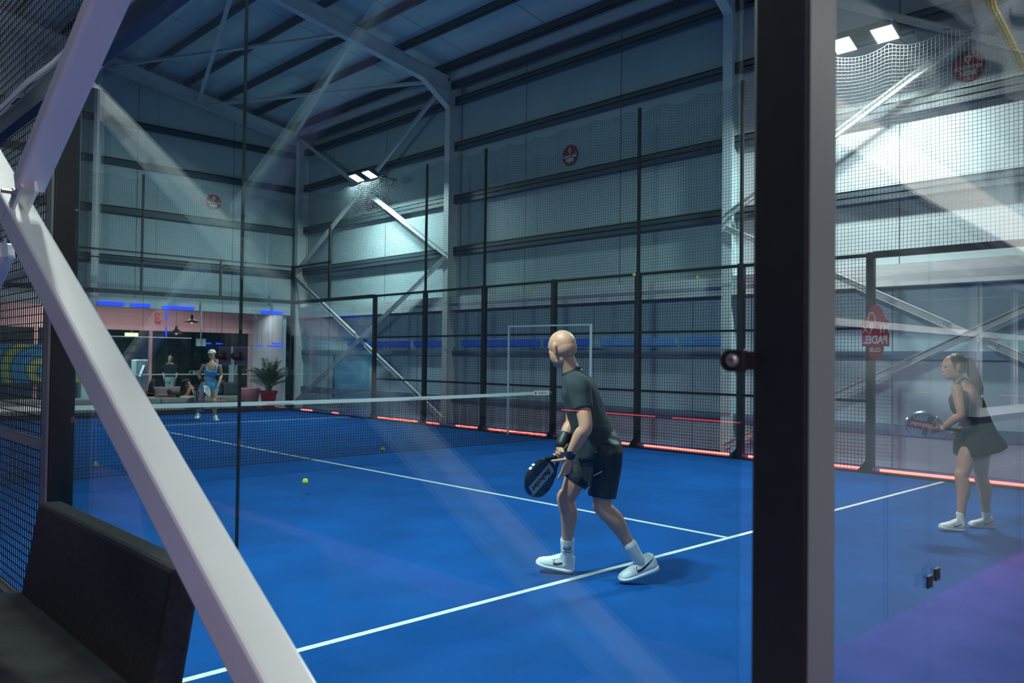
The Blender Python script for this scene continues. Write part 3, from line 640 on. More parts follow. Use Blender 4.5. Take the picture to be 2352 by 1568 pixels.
for k,(x,y,z,l) in enumerate(((2.98,11.9,2.42,'black pendant lamp hanging under the pink bulkhead'),(2.95,12.9,2.12,'fainter lower pendant lamp hanging in the lounge'))):
    t=thing('pendant_lamp',(x,y,z),l,'lamp','pendant lamps in the lounge')
    obj('shade',MB().lathe([(.02,.22),(.035,.21),(.045,.12),(.10,.085),(.17,.045),(.20,.0),(.195,.0),(.165,.04),(.03,.10)],(x,y,z),24),M['black'],t,smooth=False)
    obj('bulb',MB().lathe([(.001,-.03),(.03,-.01),(.04,.03),(.02,.07)],(x,y,z),12),emis('warm_bulb',(1,.6,.4),1.5),t); obj('cord',MB().tube([(x,y,z+.2),(x,y,2.96)],.006,6),M['rubber'],t)
t=thing('ceiling_lamp',(2.5,12.3,2.93),'flat ceiling lamp of the lounge behind the far top rail','lamp')  # added lamp, hidden by the rail, lights the pink bulkhead
obj('body',MB().box((0,12.1,2.92),(4.8,12.4,2.96)),M['steel'],t)
lamp_light((1.9,12.25,2.9),(1.9,12.7,0),55,(4.2,.2),(1,.62,.62)); lamp_light((2,16,2.9),(2,16.4,0),170,(3,.3),(.8,1,.95)); lamp_light((5.0,12.3,2.85),(4.6,11.6,0),14,(.5,.3),(1,.8,.8))
# glowing strips stand in for blue light falling on the gable beam
bn=[(.35,.98,2.80),(1.15,1.62,2.79),(1.95,2.78,2.77),(4.72,5.4,2.78)]
for k,(x0,x1,z) in enumerate(bn):
    tag(obj('blue_neon_strip',MB().box((x0,11.26,z-.045),(x1,11.3,z+.04)),M['blue']),['wide blue neon strip at the left below the far gable beam','short blue neon strip second from the left below the far gable beam','long blue neon strip in the middle below the far gable beam','blue neon strip at the far right corner of the lounge'][k],'neon strip','blue neon strips of the lounge')
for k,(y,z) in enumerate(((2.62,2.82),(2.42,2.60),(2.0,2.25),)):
    t=thing('blue_neon_tube',(2.05,11.28,y),'','neon tube'); obj('tube',MB().tube([(2.05,11.28,y),(2.05,11.28,z)],.022,8),M['blue'],t); obj('hanger',MB().tube([(2.05,11.31,y),(2.05,11.31,2.96)],.004,5),M['rubber'],t)  # glowing tubes stand in for upright blue reflections in the glass
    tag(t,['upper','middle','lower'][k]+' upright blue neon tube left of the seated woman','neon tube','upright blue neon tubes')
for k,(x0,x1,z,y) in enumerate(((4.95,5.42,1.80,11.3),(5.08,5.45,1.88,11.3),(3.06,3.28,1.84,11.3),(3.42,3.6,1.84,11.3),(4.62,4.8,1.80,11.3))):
    t=thing('blue_neon_tube',((x0+x1)/2,y,z),'','neon tube'); obj('tube',MB().tube([(x0,y,z),(x1,y,z)],.018,8),M['blue'],t)  # level blue reflections built as hung glowing tubes
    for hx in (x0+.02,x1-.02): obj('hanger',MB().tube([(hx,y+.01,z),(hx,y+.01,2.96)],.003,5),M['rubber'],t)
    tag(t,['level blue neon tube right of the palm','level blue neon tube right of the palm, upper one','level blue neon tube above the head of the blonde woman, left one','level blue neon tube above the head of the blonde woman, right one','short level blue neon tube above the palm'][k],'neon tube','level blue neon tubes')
# mirrored red 3 on the far glass
M3=frame((1.349,10.02,2.40),(1,0,0),(0,0,1))@Matrix.Diagonal((-1,1,1,1))
o=text_mesh('3',.36,M3,.004,'court_number',emis('red_number',(.9,.005,.01),.55),bold=.022); tag(o,'mirrored red numeral 3 on the far end glass','number')
# gym lettering and sign
t=thing('gym_lettering',(1.5,13.4,1.2),'pale lettering gym on the lounge glass','lettering')
text_mesh('gym',.42,frame((1.42,13.40,1.0),(1,0,0),(0,0,1)),.002,'letters',mat('pale_letters',(.55,.62,.62),.6),t)
text_mesh('CREATING',.17,frame((3.95,13.40,.99),(1,0,0),(0,0,1)),.002,'letters',mat('pale_letters_small',(.5,.56,.56),.6),t)
t=thing('lit_sign',(2.95,16.5,2.06),'small warm lit sign in the dark gym','sign'); obj('face',MB().box((2.75,16.5,2.06),(3.15,16.53,2.2)),M['screen'],t); obj('hanger',MB().box((2.94,16.505,2.2),(2.96,16.525,2.96)),M['girt'],t)
for k,(x,y,w_,h) in enumerate(((3.2,16.3,.5,1.35),(1.9,17.4,.4,1.3),(6.4,16.5,.28,1.5),(7.4,16.6,.28,1.5),(8.4,16.7,.28,1.3))):
    t=thing('gym_machine',(x,y,0),['white gym machine left of the standing man','white gym machine nearer the foreground beam','pale gym rack left of the palm, left one','pale gym rack left of the palm, middle one','pale gym rack behind the palm'][k],'gym machine','gym machines')
    obj('tower',MB().box((x-w_/2,y-.2,.1),(x+w_/2,y+.2,h)),M['machine'],t,bevel=.03); obj('arm',MB().bar((x,y-.2,h*.85),(x-.25,y-.6,h*.6),.07,.07),M['machine'],t); obj('foot',MB().box((x-w_*.8,y-.6,0),(x+w_*.8,y+.3,.1)),M['girt'],t)
# mural
mm=mat('mural',(.06,.25,.4),.8); N=mm.node_tree.nodes; L=mm.node_tree.links
tc=N.new('ShaderNodeTexCoord'); wv=N.new('ShaderNodeTexWave'); wv.wave_type='RINGS'; wv.rings_direction='SPHERICAL'; wv.inputs['Scale'].default_value=.55; wv.inputs['Distortion'].default_value=2.5
mp=N.new('ShaderNodeMapping'); mp.inputs['Location'].default_value=(.35,-13.3,-1.0); L.new(tc.outputs['Object'],mp.inputs[0]); L.new(mp.outputs[0],wv.inputs[0])
cr=N.new('ShaderNodeValToRGB'); e=cr.color_ramp.elements; e[0].color=(.02,.16,.42,1); e[1].color=(.30,.35,.05,1)
for p,c in ((.3,(.02,.28,.45,1)),(.55,(.03,.10,.12,1)),(.75,(.03,.25,.3,1))): q=e.new(p); q.color=c
L.new(wv.outputs[0],cr.inputs[0]); L.new(cr.outputs[0],N['Principled BSDF'].inputs['Base Color'])
tag(obj('mural_board',MB().box((-1.6,13.25,.75),(.55,13.3,1.75)),mm),'colourful painted mural board at the far left behind the mesh fence','mural')
lamp_light((-.4,12.2,2.85),(-.5,13.2,1.2),18,(1,.15),(.9,1,1))
# sofa with cushions
t=thing('sofa',(2,11.6,0),'long low taupe sofa along the far end glass','sofa')
obj('base',MB().box((-2.5,11.2,.04),(4.15,12.0,.22)),M['sofa'],t,bevel=.02)
for k in range(6): x=-2.5+1.108*k; obj('seat_cushion',MB().box((x+.01,11.18,.22),(x+1.1,12.0,.39)),M['sofa'],t,bevel=.04)
def cushion(c,w_,h,d,m,lab,tilt=.25,rz_=0):
    b=MB(); R=Matrix.Translation(c)@Matrix.Rotation(rz_,4,'Z')@Matrix.Rotation(-tilt,4,'X'); rings=[]
    n=10; vs=[]; fs=[]
    for s in (1,-1):
        o=len(vs)
        for i in range(n+1):
            for j in range(n+1):
                u=-1+2*i/n; v_=-1+2*j/n; th=d*(max(0,(1-u**4)*(1-v_**4)))**.5
                k=1-.06*(1-abs(v_)) if abs(u)==1 else 1
                vs.append(R@V((u*w_/2*k*(1-.05*(1-v_*v_)),s*th/2,v_*h/2*(1-.05*(1-u*u)))))
        for i in range(n):
            for j in range(n): q=[o+i*(n+1)+j,o+(i+1)*(n+1)+j,o+(i+1)*(n+1)+j+1,o+i*(n+1)+j+1]; fs.append(q if s<0 else q[::-1])
    b.add(vs,fs); tag(obj('cushion',b,m,smooth=True),lab,'cushion','cushions on the sofa')
cushion((3.72,11.75,.60),.5,.45,.16,M['cushion'],'dark grey cushion on the sofa right behind the blonde player',.2,.3)
cushion((4.0,11.55,.57),.46,.42,.16,M['cushion'],'dark grey cushion at the right end of the sofa',.25,-.2)
cushion((2.2,11.5,.52),.72,.3,.2,mat('dusty_pink_cushion',(.33,.22,.22),.9),'long dusty pink cushion on the sofa in front of the seated people',.15)
cushion((.9,11.6,.56),.5,.4,.16,M['cushion'],'dark grey cushion on the sofa left of the foreground beam',.2)
t=thing('tub_chair',(4.55,11.75,0),'pink round tub chair left of the palm','armchair')
b=MB().lathe([(.24,0),(.30,.05),(.36,.35),(.40,.56),(.38,.58),(.34,.52),(.31,.33),(.0,.32)],(4.55,11.75,0),28); obj('shell',b,mat('pink_plastic',(.62,.22,.26),.5),t,smooth=True); obj('seat_pad',MB().lathe([(.0,.33),(.30,.33),(.31,.38),(.0,.40)],(4.55,11.75,0),24),mat('pale_pad',(.6,.5,.48),.9),t)
t=thing('steel_bin',(2.83,11.05,0),'shiny striped steel bin in front of the sofa','bin')
obj('drum',MB().lathe([(.125,.02),(.13,.03),(.13,.55),(.12,.56),(.0,.55)],(2.83,10.95,0),28),mat('polished_steel',(.55,.58,.62),.12,metal=1),t); obj('base_ring',MB().lathe([(.12,0),(.135,.0),(.135,.03),(.12,.03)],(2.83,10.95,0),24),M['rubber'],t)
# palm in its red planter
pc=V((4.88,11.05,0)); t=thing('potted_palm',pc,'bushy green palm in a square red planter by the far right corner','plant')
def sqr(z,h): return [(pc.x-h,pc.y-h,z),(pc.x+h,pc.y-h,z),(pc.x+h,pc.y+h,z),(pc.x-h,pc.y+h,z)]
obj('planter',MB().ring_loft([sqr(0,.12),sqr(.44,.165),sqr(.44,.185),sqr(.53,.19),sqr(.53,.165),sqr(.48,.16)]),M['redpot'],t); obj('soil',MB().box((pc.x-.155,pc.y-.155,.42),(pc.x+.155,pc.y+.155,.475)),M['soil'],t)
rnd=random.Random(4); lf=MB(); st=MB()
for k in range(46):
    a=rnd.uniform(0,2*PI); r=rnd.uniform(.12,.62); h=rnd.uniform(.55,1.12)-r*.25; p0=pc+V((rnd.uniform(-.06,.06),rnd.uniform(-.06,.06),.47)); d=V((math.cos(a),math.sin(a),0))
    pts=[p0+d*(r*tt**1.7)+V((0,0,h*(1.25*tt-.32*tt*tt*(1+r)))) for tt in [i/12 for i in range(13)]]
    st.tube(pts,[.008*(1-.8*i/12) for i in range(13)],5)
    sd=d.cross(UZ)
    for i in range(4,13):
        for s in (-1,1):
            for q in (0,.5):
                p=pts[i] if q==0 or i==12 else (pts[i]+pts[i+1])/2
                ln=.20*math.sin(PI*(i-2)/12.5)+.04; tip=p+sd*s*ln*.75+(pts[i]-pts[i-1]).normalized()*ln*.65+V((0,0,-.25*ln)); md=(p+tip)/2+V((0,0,.02)); wv_=(pts[i]-pts[i-1]).normalized()*.010
                lf.add([p,md+wv_,tip,md-wv_],[(0,1,2,3)])
obj('stem',st,M['leaf'],t); obj('frond',lf,M['leaf'],t)
# ---------------------------------------------------------------- tennis balls
def onplane(px,py,axis,c):
    d=(unproj(px,py,1)-CAM); return CAM+d*((c-CAM[axis])/d[axis])
def ball(p,lab,grp='tennis balls'):
    b=MB().ell(p,((.033,0,0),(0,.033,0),(0,0,.033)),20,14); t=thing('tennis_ball',p,lab,'ball',grp); obj('felt',b,M['ball'],t,smooth=True)
    s=[]
    for k in range(41):
        a=2*PI*k/40; q=V((math.cos(a)+.35*math.cos(3*a)*.6,math.sin(a)-.35*math.sin(3*a)*.6,.75*math.sin(2*a))).normalized()*.0332; s.append(V(p)+q)
    obj('seam',MB().tube(s,.0012,5),M['netband'],t)
ball(onplane(220,1066,2,.045),'yellow tennis ball lying on the turf beyond the net at the left')
ball(onplane(879,1031,2,.045),'yellow tennis ball lying on the turf beyond the net in the middle')
ball(onplane(701,1105,2,.17),'yellow tennis ball bouncing in the air in front of the net')
ball(onplane(1457,631,0,5.0)+V((0,0,.0)),'yellow tennis ball stuck on the top rail above the bald player')
for px,py,l in ((1217,687,'left of the bald player\'s head'),(1136,690,'nearest the far column'),(1602,660,'near the steel column')):
    p=onplane(px,py,0,5.93); p.z=2.993; ball(p,'old tennis ball lying on the grey wall ledge, '+l)

t=thing('lounge_bench',(2,12.75,0),'low dark bench behind the sofa that the seated people sit on','bench')
obj('seat',MB().box((-1,12.5,.10),(4.4,13.0,.19)),M['cushion'],t,bevel=.02)
for x in (-.9,.9,2.7,4.2): obj('leg',MB().box((x,12.55,0),(x+.06,12.95,.10)),M['girt'],t)
# ================================================================ people
def head(mb, c, F, U, k=1.0, neckto=None, nr=.056, female=False):
    F=V(F).normalized(); U=V(U); U=(U-F*U.dot(F)).normalized(); S=U.cross(F)      # S = the person's left
    def P(f,s,u): return V(c)+(F*f+S*s+U*u)*k
    def E(f,s,u,a,b,d,tilt=0): mb.ell(P(f,s,u),(F*a*k+U*tilt*k,S*b*k,U*d*k-F*tilt*k))
    E(-.010,0,.024,.100,.077,.090); E(-.034,0,-.002,.078,.071,.076); E(.028,0,.020,.066,.066,.070)
    fw=.060 if female else .064
    E(.022,0,-.040,.070,fw,.084); E(.048,0,-.088,.036,.034,.034)
    for s in (1,-1): E(.002,.032*s,-.070,.052,.026,.038); E(.050,.034*s,-.022,.028,.026,.022)
    E(.078,.026,.016,.013,.022,.008); E(.078,-.026,.016,.013,.022,.008)
    mb.limb([(P(.084,0,.010),.008*k),(P(.093,0,-.012),.009*k),(P(.100,0,-.032),.0105*k)],sub=3); E(.092,.010,-.036,.010,.008,.008); E(.092,-.010,-.036,.010,.008,.008)
    E(.088,0,-.066,.010,.022,.006); E(.086,0,-.077,.010,.019,.007)
    for s in (1,-1):
        mb.limb([(P(-.012,.074*s,-.038),.008*k,.010*k),(P(-.012,.080*s,-.012),.007*k,.016*k),(P(-.016,.083*s,.014),.007*k,.017*k),(P(-.008,.080*s,.026),.005*k,.010*k)],side=S,sub=3)
    if neckto is not None: mb.limb([(neckto,nr*1.25),(V(neckto).lerp(P(-.02,0,-.07),.5),nr),(P(-.02,0,-.03),nr*1.02)],sub=4)
    return P,S
def hand(mb, w, d, n, t, curl=(.2,.25,.3,.35), k=1.0, thumb=(.75,.6,.1), spread=.0, tl=1.0):
    d=V(d).normalized(); n=V(n); n=(n-d*n.dot(d)).normalized(); t=V(t); t=(t-d*t.dot(d)-n*t.dot(n)).normalized(); w=V(w)
    mb.limb([(w-d*.02*k,.026*k,.02*k),(w+d*.02*k,.031*k,.019*k),(w+d*.055*k,.040*k,.016*k),(w+d*.088*k,.040*k,.012*k)],side=t,n=12,sub=3)
    for i,(o,l) in enumerate(((.031,.072),(.0105,.081),(-.0105,.075),(-.030,.058))):
        p=w+d*.086*k+t*o*k; a=0; pts=[(p-d*.02*k,.0088*k)]
        dd=(d+t*spread*(1.2-i*.8)).normalized()
        for j,f in enumerate((.45,.32,.25)):
            a+=curl[i]*(1,1.25,.8)[j]; q=(dd*math.cos(a)+n*math.sin(a)); pts.append((p,(.0090-.0006*j)*k)); p=p+q*l*f*k
        pts.append((p,.0068*k)); mb.limb(pts,n=8,sub=2)
    td=(t*thumb[0]+d*thumb[1]+n*thumb[2]).normalized(); td2=(td*.75+d*.45*tl+n*.25).normalized()
    p=w+d*.018*k+t*.022*k; mb.limb([(p,.014*k),(p+td*.036*k,.0125*k),(p+td*.064*k,.0105*k),(p+td*.064*k+td2*.030*k,.0085*k)],n=8,sub=3)
def arm(mb,s,e,w,r=(.056,.05,.041,.044,.027),side=None):
    s,e,w=V(s),V(e),V(w); mb.limb([(s,r[0]),(s.lerp(e,.45),r[1]),(e,r[2]),(e.lerp(w,.28),r[3]),(e.lerp(w,.7),(r[3]+r[4])/2*.95),(w,r[4])])
def leg(mb,h,kn,an,r=(.095,.085,.058,.060,.036),F=None):
    h,kn,an=V(h),V(kn),V(an); back=-V(F)*.012 if F is not None else V((0,0,0)); fr=V(F)*.012 if F is not None else V((0,0,0))
    mb.limb([(h,r[0]),(h.lerp(kn,.45)+fr,r[1]),(kn.lerp(h,.12),r[2]*1.05),(kn+fr*.5,r[2]),(kn.lerp(an,.3)+back*1.6,r[3]),(kn.lerp(an,.65)+back*.6,r[3]*.70),(an,r[4])])
def shoe(parent, heel, toe, upv, swoosh=None, k=1.0, sw=.05, laces=True, out=1):
    heel=V(heel);toe=V(toe); X_=(toe-heel); Ln=X_.length; X_=X_.normalized(); Z_=V(upv); Z_=(Z_-X_*Z_.dot(X_)).normalized(); Y_=Z_.cross(X_)
    pr=[(0,.020,.045),(.03,.032,.085),(.12,.040,.102),(.25,.042,.098),(.36,.043,.092),(.46,.045,.080),(.58,.048,.062),(.72,.051,.048),(.86,.046,.038),(.95,.032,.029),(1,.010,.015)]
    def q(f,y,z): return heel+X_*f*Ln+Y_*y*k+Z_*z*k
    rings=[];zb=.026
    for f,w_,h in pr: rings.append([q(f,w_*math.copysign(abs(math.cos(a))**.75,math.cos(a)),zb+(h)*abs(math.sin(a))**.9) for a in [PI*i/14 for i in range(15)]]+[q(f,-w_*.6,zb-.004),q(f,w_*.6,zb-.004)])
    up=obj('shoe_upper',MB().ring_loft(rings),M['shoe'],parent,smooth=True)
    rings=[]
    for i,(f,w_,h) in enumerate(pr):
        ww=w_+.006; lift=.012*max(0,(f-.75)/.25)**2+.008*max(0,(.08-f)/.08); fx=f*1.03-.015
        rings.append([q(fx,ww,lift+.032+.006*(f<.3)),q(fx,ww*1.03,lift+.014),q(fx,ww*.9,lift),q(fx,-ww*.9,lift),q(fx,-ww*1.03,lift+.014),q(fx,-ww,lift+.032+.006*(f<.3))])
    so=obj('shoe_sole',MB().ring_loft(rings),M['sole'],up,smooth=True); md=so.modifiers.new('s','SUBSURF'); md.levels=md.render_levels=2
    def surf(f,z,s,off=.0016):
        for i in range(len(pr)-1):
            if pr[i][0]<=f<=pr[i+1][0]:
                u=(f-pr[i][0])/(pr[i+1][0]-pr[i][0]); w_=pr[i][1]*(1-u)+pr[i+1][1]*u; h=pr[i][2]*(1-u)+pr[i+1][2]*u
        sv=min(.999,max(0,(z)/h))**(1/.9); cv=math.sqrt(max(0,1-sv*sv))**.75
        return q(f,s*(w_*cv+off/k),zb+z+.0008)
    if swoosh is not None:
        T=[(0,.52,.052,.050),(.1,.545,.044,.024),(.25,.52,.030,.012),(.45,.44,.030,.014),(.7,.27,.046,.034),(.9,.14,.060,.053),(1,.06,.069,.068)]
        for s in (swoosh,):
            sb=MB(); n=24; P=[]
            for i in range(n+1):
                x=i/n
                for a,b_ in zip(T[:-1],T[1:]):
                    if a[0]<=x<=b_[0]: u=(x-a[0])/(b_[0]-a[0]); P.append([a[j]*(1-u)+b_[j]*u for j in (1,2,3)]); break
            vs=[]
            for f,z1,z2 in P: vs+= [surf(f,z1,s),surf(f,z2,s)]
            sb.add(vs,[[2*i,2*i+1,2*i+3,2*i+2] for i in range(n)]); obj('side_logo',sb,M['black_ink'] if swoosh!=0 else M['silver'],up)
    if laces:
        lb=MB()
        for f,z in ((.40,.078),(.46,.070),(.52,.063),(.58,.056)):
            lb.tube([surf(f,z*.80,-1,.003),q(f+.01,0,zb+z+.010),surf(f,z*.80,1,.003)],.0032*k,6)
        lb.tube([q(.36,.012,.115),q(.33,.04,.125),q(.40,.045,.105),q(.38,.012,.112)],.0028*k,6); obj('laces',lb,M['sole'],up)
    return up
def racket(c, wdir, axis, label, edge, face, band, ink, bandw=.075, handle_mat='rubber', k=1.0, rim=None, bars=False):
    F=frame(c,wdir,axis); t=thing('padel_racket',V(c),label,'racket')
    def ol(sx,sy): return [(sx*math.cos(a)*(1-.10*max(0,-math.sin(a))**2),sy*math.sin(a)) for a in [2*PI*i/40 for i in range(40)]]
    O=ol(.128*k,.140*k); I=ol(.118*k,.130*k); hh=.019*k
    b=MB(); n=40
    prof=[(O,.6),(O,-.6),(I,-1),(I,-.8),(I,.8),(I,1)]
    b.ring_loft([[F@V((x,y,z*hh)) for x,y in Q] for Q,z in prof],cap=False); m=len(prof)-1
    b.f+=[[m*n+i,m*n+(i+1)%n,(i+1)%n,i] for i in range(n)]; fr_=obj('frame',b,M[edge],t)
    for s in (-1,1):
        fb=MB(); P=ol(.1185*k,.1305*k); fb.add([F@V((x,y,s*hh*.86)) for x,y in P],[list(range(40)) if s>0 else list(range(40))[::-1]]); fc=obj('face',fb,M[face],t)
        bb=MB(); bw=bandw*k/2; bb.add([F@V((x,y,s*(hh*.86+.0008))) for x,y in ((-bw,-.112*k),(bw,-.112*k),(bw,.118*k),(-bw,.118*k))],[(0,1,2,3) if s>0 else (3,2,1,0)]); obj('band',bb,M[band],fc)
        hb=MB(); 
        for i in range(-4,5):
            for j in range(-4,5):
                x=i*.024*k+(.012*k if j%2 else 0); y=j*.024*k
                if (x/.1)**2+(y/.11)**2<k*k and abs(x)>bw+.004:
                    hb.add([F@V((x+.0052*k*math.cos(a),y+.0052*k*math.sin(a),s*(hh*.86+.0006))) for a in [2*PI*q/10 for q in range(10)]],[list(range(10)) if s>0 else list(range(10))[::-1]])
        obj('holes',hb,M['hole'],fc)
        if bars:
            bb=MB()
            for y in (-.06,-.045,-.03): 
                for sx in (-1,1): bb.add([F@V((xx*k,yy*k,s*(hh*.86+.001))) for xx,yy in ((sx*.04,y),(sx*.10,y-.012),(sx*.10,y-.004),(sx*.04,y+.008))],[(0,1,2,3) if s*sx>0 else (3,2,1,0)])
            obj('stripes',bb,M['black_ink'],fc)
        tm=F@Matrix.Translation((0,.005*k,s*(hh*.86+.0012)))@Matrix(((0,-1,0,0),(1,0,0,0),(0,0,1,0),(0,0,0,1)))
        if s<0: tm=F@Matrix.Translation((0,.005*k,s*(hh*.86+.0012)))@Matrix(((0,1,0,0),(1,0,0,0),(0,0,-1,0),(0,0,0,1)))
        text_mesh('Babolat',.062*k,tm,.0004,'lettering',M[ink],fc,bold=.0015,shear=.15)
    b=MB()
    for s in (-1,1): b.limb([(F@V((s*.085*k,-.098*k,0)),.012*k,.016*k),(F@V((s*.045*k,-.150*k,0)),.012*k,.015*k),(F@V((s*.014*k,-.20*k,0)),.013*k,.014*k)],side=F.to_3x3()@V((1,0,0)),n=10,sub=3)
    obj('throat',b,M[edge],t)
    b=MB().limb([(F@V((0,-.185*k,0)),.016*k,.014*k),(F@V((0,-.20*k,0)),.0165*k,.0145*k),(F@V((0,-.30*k,0)),.0165*k,.0145*k),(F@V((0,-.315*k,0)),.019*k,.017*k),(F@V((0,-.32*k,0)),.018*k,.016*k)],side=F.to_3x3()@V((1,0,0)),n=12,sub=2); obj('grip',b,M[handle_mat],t)
    if rim:
        a0=rim; rb=MB()
        P=[(.1285*k*math.cos(a),.1405*k*math.sin(a)) for a in [a0-.18+.36*i/6 for i in range(7)]]
        rb.add([F@V((x*1.006,y*1.006,z)) for x,y in P for z in (-hh*.6,hh*.6)],[[2*i,2*i+1,2*i+3,2*i+2] for i in range(6)]); rp=obj('rim_patch',rb,M['white'],fr_)
        p=F@V((.1305*k*math.cos(a0),.1425*k*math.sin(a0),0)); o_=F.to_3x3()@V((math.cos(a0),math.sin(a0),0)); tg=F.to_3x3()@V((-math.sin(a0),math.cos(a0),0))
        text_mesh('B',.030*k,frame(p,-tg,o_.cross(-tg)),.0004,'lettering',M['black_ink'],rp,bold=.001)
    return t,F
def cuff(name,parent,p,q,r,m): return obj(name,MB().limb([(p,r),(V(p).lerp(q,.5),r*1.04),(q,r)],n=20,sub=3),m,parent,smooth=True)
# ---------------------------------------------------------------- the bald player
D=5.68; U=lambda x,y,w=0: unproj(x,y,D+w)
Fm=(-CR*.978+CF*.208).normalized(); Sm=V((-Fm.y,Fm.x,0))
pm=thing('person',(-1.95,-6.95,0),'bald man in charcoal t-shirt and black shorts stepping forward with a dark racket','person')
mb=MB(); Hf=(-CR*.66+CF*.74-UZ*.12).normalized()
hp,hs=head(mb,U(1290,799),Hf,UZ*.98-CR*.06,1.07,U(1316,858,.0),.06)
mb.limb([(U(1378,1040),.12,.165),(U(1366,1000),.108,.15),(U(1345,945),.112,.155),(U(1330,900),.10,.16),(U(1318,868),.06,.10)],side=Sm.cross(UZ))
ls,le,lw=U(1330,886,-.16),U(1345,979,-.27),U(1306,1050,-.22)
rs,re,rw=U(1318,884,.16),U(1313,968,.17),U(1286,1031,.07)
arm(mb,ls,le,lw,(.062,.054,.045,.049,.029)); arm(mb,rs,re,rw,(.06,.052,.044,.047,.029))
lk,la=U(1384,1163,-.12),U(1455,1264,-.11); rk,ra=U(1300,1144,.06),U(1302,1268,.10)
leg(mb,U(1383,1045,-.085),lk,la,(.10,.086,.060,.062,.037),Fm); leg(mb,U(1358,1042,.085),rk,ra,(.10,.086,.060,.062,.037),Fm)
# free left hand: palm forward, fingers hanging, thumb on the grip
hand(mb,lw,(-CR*.18-UZ*.98),(-CR*.5+CF*.85),(-CR*.9+UZ*.1-CF*.1),(.12,.42,.5,.5),.98,(.95,.28,.35),.12,.1)
# racket hand: fist round the grip
axm=(-CR*.62-UZ*.66-CF*.42).normalized()
gripc=U(1286,1045,.0); cr_=gripc+axm*.222
hand(mb,rw,(gripc+CR*.012+UZ*.0-rw).normalized(),(-CR*.35-CF*.9-UZ*.2),axm,(.75,.85,.9,.95),.95,(.8,.45,.6))
fuse('body',mb,M['skin'],pm,.004,5)
sh=MB()
sh.limb([(U(1374,1034),.150,.195),(U(1364,1004),.142,.185),(U(1352,965),.130,.178),(U(1338,920),.128,.182),(U(1328,890),.118,.180),(U(1321,872),.088,.145),(U(1315,854),.066,.078)],side=Sm.cross(UZ),n=24)
sh.limb([(U(1322,880,-.06),.075),(ls,.080),(ls.lerp(le,.3),.073),(ls.lerp(le,.60),.067)],n=18,flat=True); sh.limb([(U(1322,880,.06),.075),(rs,.078),(rs.lerp(re,.3),.072),(rs.lerp(re,.58),.067)],n=18,flat=True)
tee=wrinkle(fuse('t_shirt',sh,M['tee'],pm,.008,5),.006,9,(1,1,.6))
nd=(U(1303,825)-U(1316,857)).normalized(); nb=nd.cross(Sm).normalized()
obj('collar',MB().tube([U(1314,852)+(Sm*.066*math.cos(a)+nb*.068*math.sin(a)) for a in [2*PI*i/24 for i in range(25)]],.009,8),M['tee'],tee,smooth=True)
sb=MB(); b0=U(1316.5,938.5,-.335)
so=MB()
so.limb([(U(1366,1008),.140,.182),(U(1378,1030),.150,.192),(U(1380,1056),.146,.188)],side=Sm.cross(UZ),n=24)
so.limb([(U(1388,1040,-.09),.125),(U(1388,1085,-.10),.108),(U(1382.5,1141,-.115),.094,.096)],n=20,flat=True); so.limb([(U(1362,1040,.09),.12),(U(1342,1072,.08),.104),(U(1319,1106,.07),.091)],n=20,flat=True); so.limb([(U(1374,1060),.125,.17),(U(1368,1092),.085,.15)],side=Sm.cross(UZ),n=20)
shorts=wrinkle(fuse('shorts',so,M['shorts'],pm,.007,2),.006,11,(1,1,.5),5)
b=MB(); b.bar(U(1363,1092.5,-.222),U(1383,1082,-.226),.004,.008,CF); obj('reflective_strip',b,M['white'],shorts)
b=MB(); b.bar(U(1347,1124,-.155),U(1354,1118,-.18),.004,.008,CF); obj('reflective_strip',b,M['white'],shorts)
cuff('wristband',pm,rw.lerp(re,.14),rw.lerp(re,.50),.046,M['black_ink'])
wt=cuff('watch_strap',pm,lw.lerp(le,.06),lw.lerp(le,.16),.0345,M['rubber'])
wd=lw.lerp(le,.11)-CF*.034-CR*.004; obj('watch_case',MB().lathe([(.021,0),(.022,.006),(.019,.011),(.0,.011)],wd,20,(-CF*.9-CR*.25+UZ*.2)),mat('blue_watch',(.005,.012,.06),.2),wt)
heel=V((-1.995,-6.83,.012))+CR*.043; toe=heel+(-CR*.262+CF*.05+UZ*.045)
s1=shoe(pm,heel,toe,(0,0,1),swoosh=1,k=1.08)
toe2=V((-1.905,-7.235,.012)); 
s2=shoe(pm,toe2+CR*.268+UZ*.085+CF*.02,toe2,UZ+CR*-.15,swoosh=1,k=1.08)
k1=obj('sock',MB().limb([(U(1303,1240,.097),.050),(U(1303,1262,.10),.045),(U(1302,1285,.11),.040),(U(1300,1296,.11),.034)],n=20),M['sock'],pm,smooth=True)
k2=obj('sock',MB().limb([(U(1447,1252,-.112),.050),(U(1459,1272,-.11),.044),(U(1470,1288,-.105),.040),(U(1474,1296,-.10),.034)],n=20),M['sock'],pm,smooth=True)
b=MB(); c0=U(1299,1256,.055)
for i,(w_,z) in enumerate(((.046,.022),(.036,.011),(.044,.0),(.030,-.010),(.048,-.026))):
    pts=[U(1303,1256,.10)+UZ*z+(-CF*math.cos(a)+CR*math.sin(a))*.0475 for a in [(-.85+1.5*q/8)*w_/.048 for q in range(9)]]; b.tube(pts,.0022,6)
for s in (-.55,-.2,.15,.4): p=U(1303,1256,.10)+(-CF*math.cos(s)+CR*math.sin(s))*.0477; b.tube([p+UZ*.020,p-UZ*.008],.002,6)
obj('sock_print',b,M['black_ink'],k1)
wvm=CR*.57-UZ*.53+CF*.62; wvm=wvm-axm*wvm.dot(axm) 
racket(cr_,wvm,axm,'dark blue and black racket held low by the bald man','rframe','carbon','silver','black_ink',.085,k=1.0,rim=PI*.98)
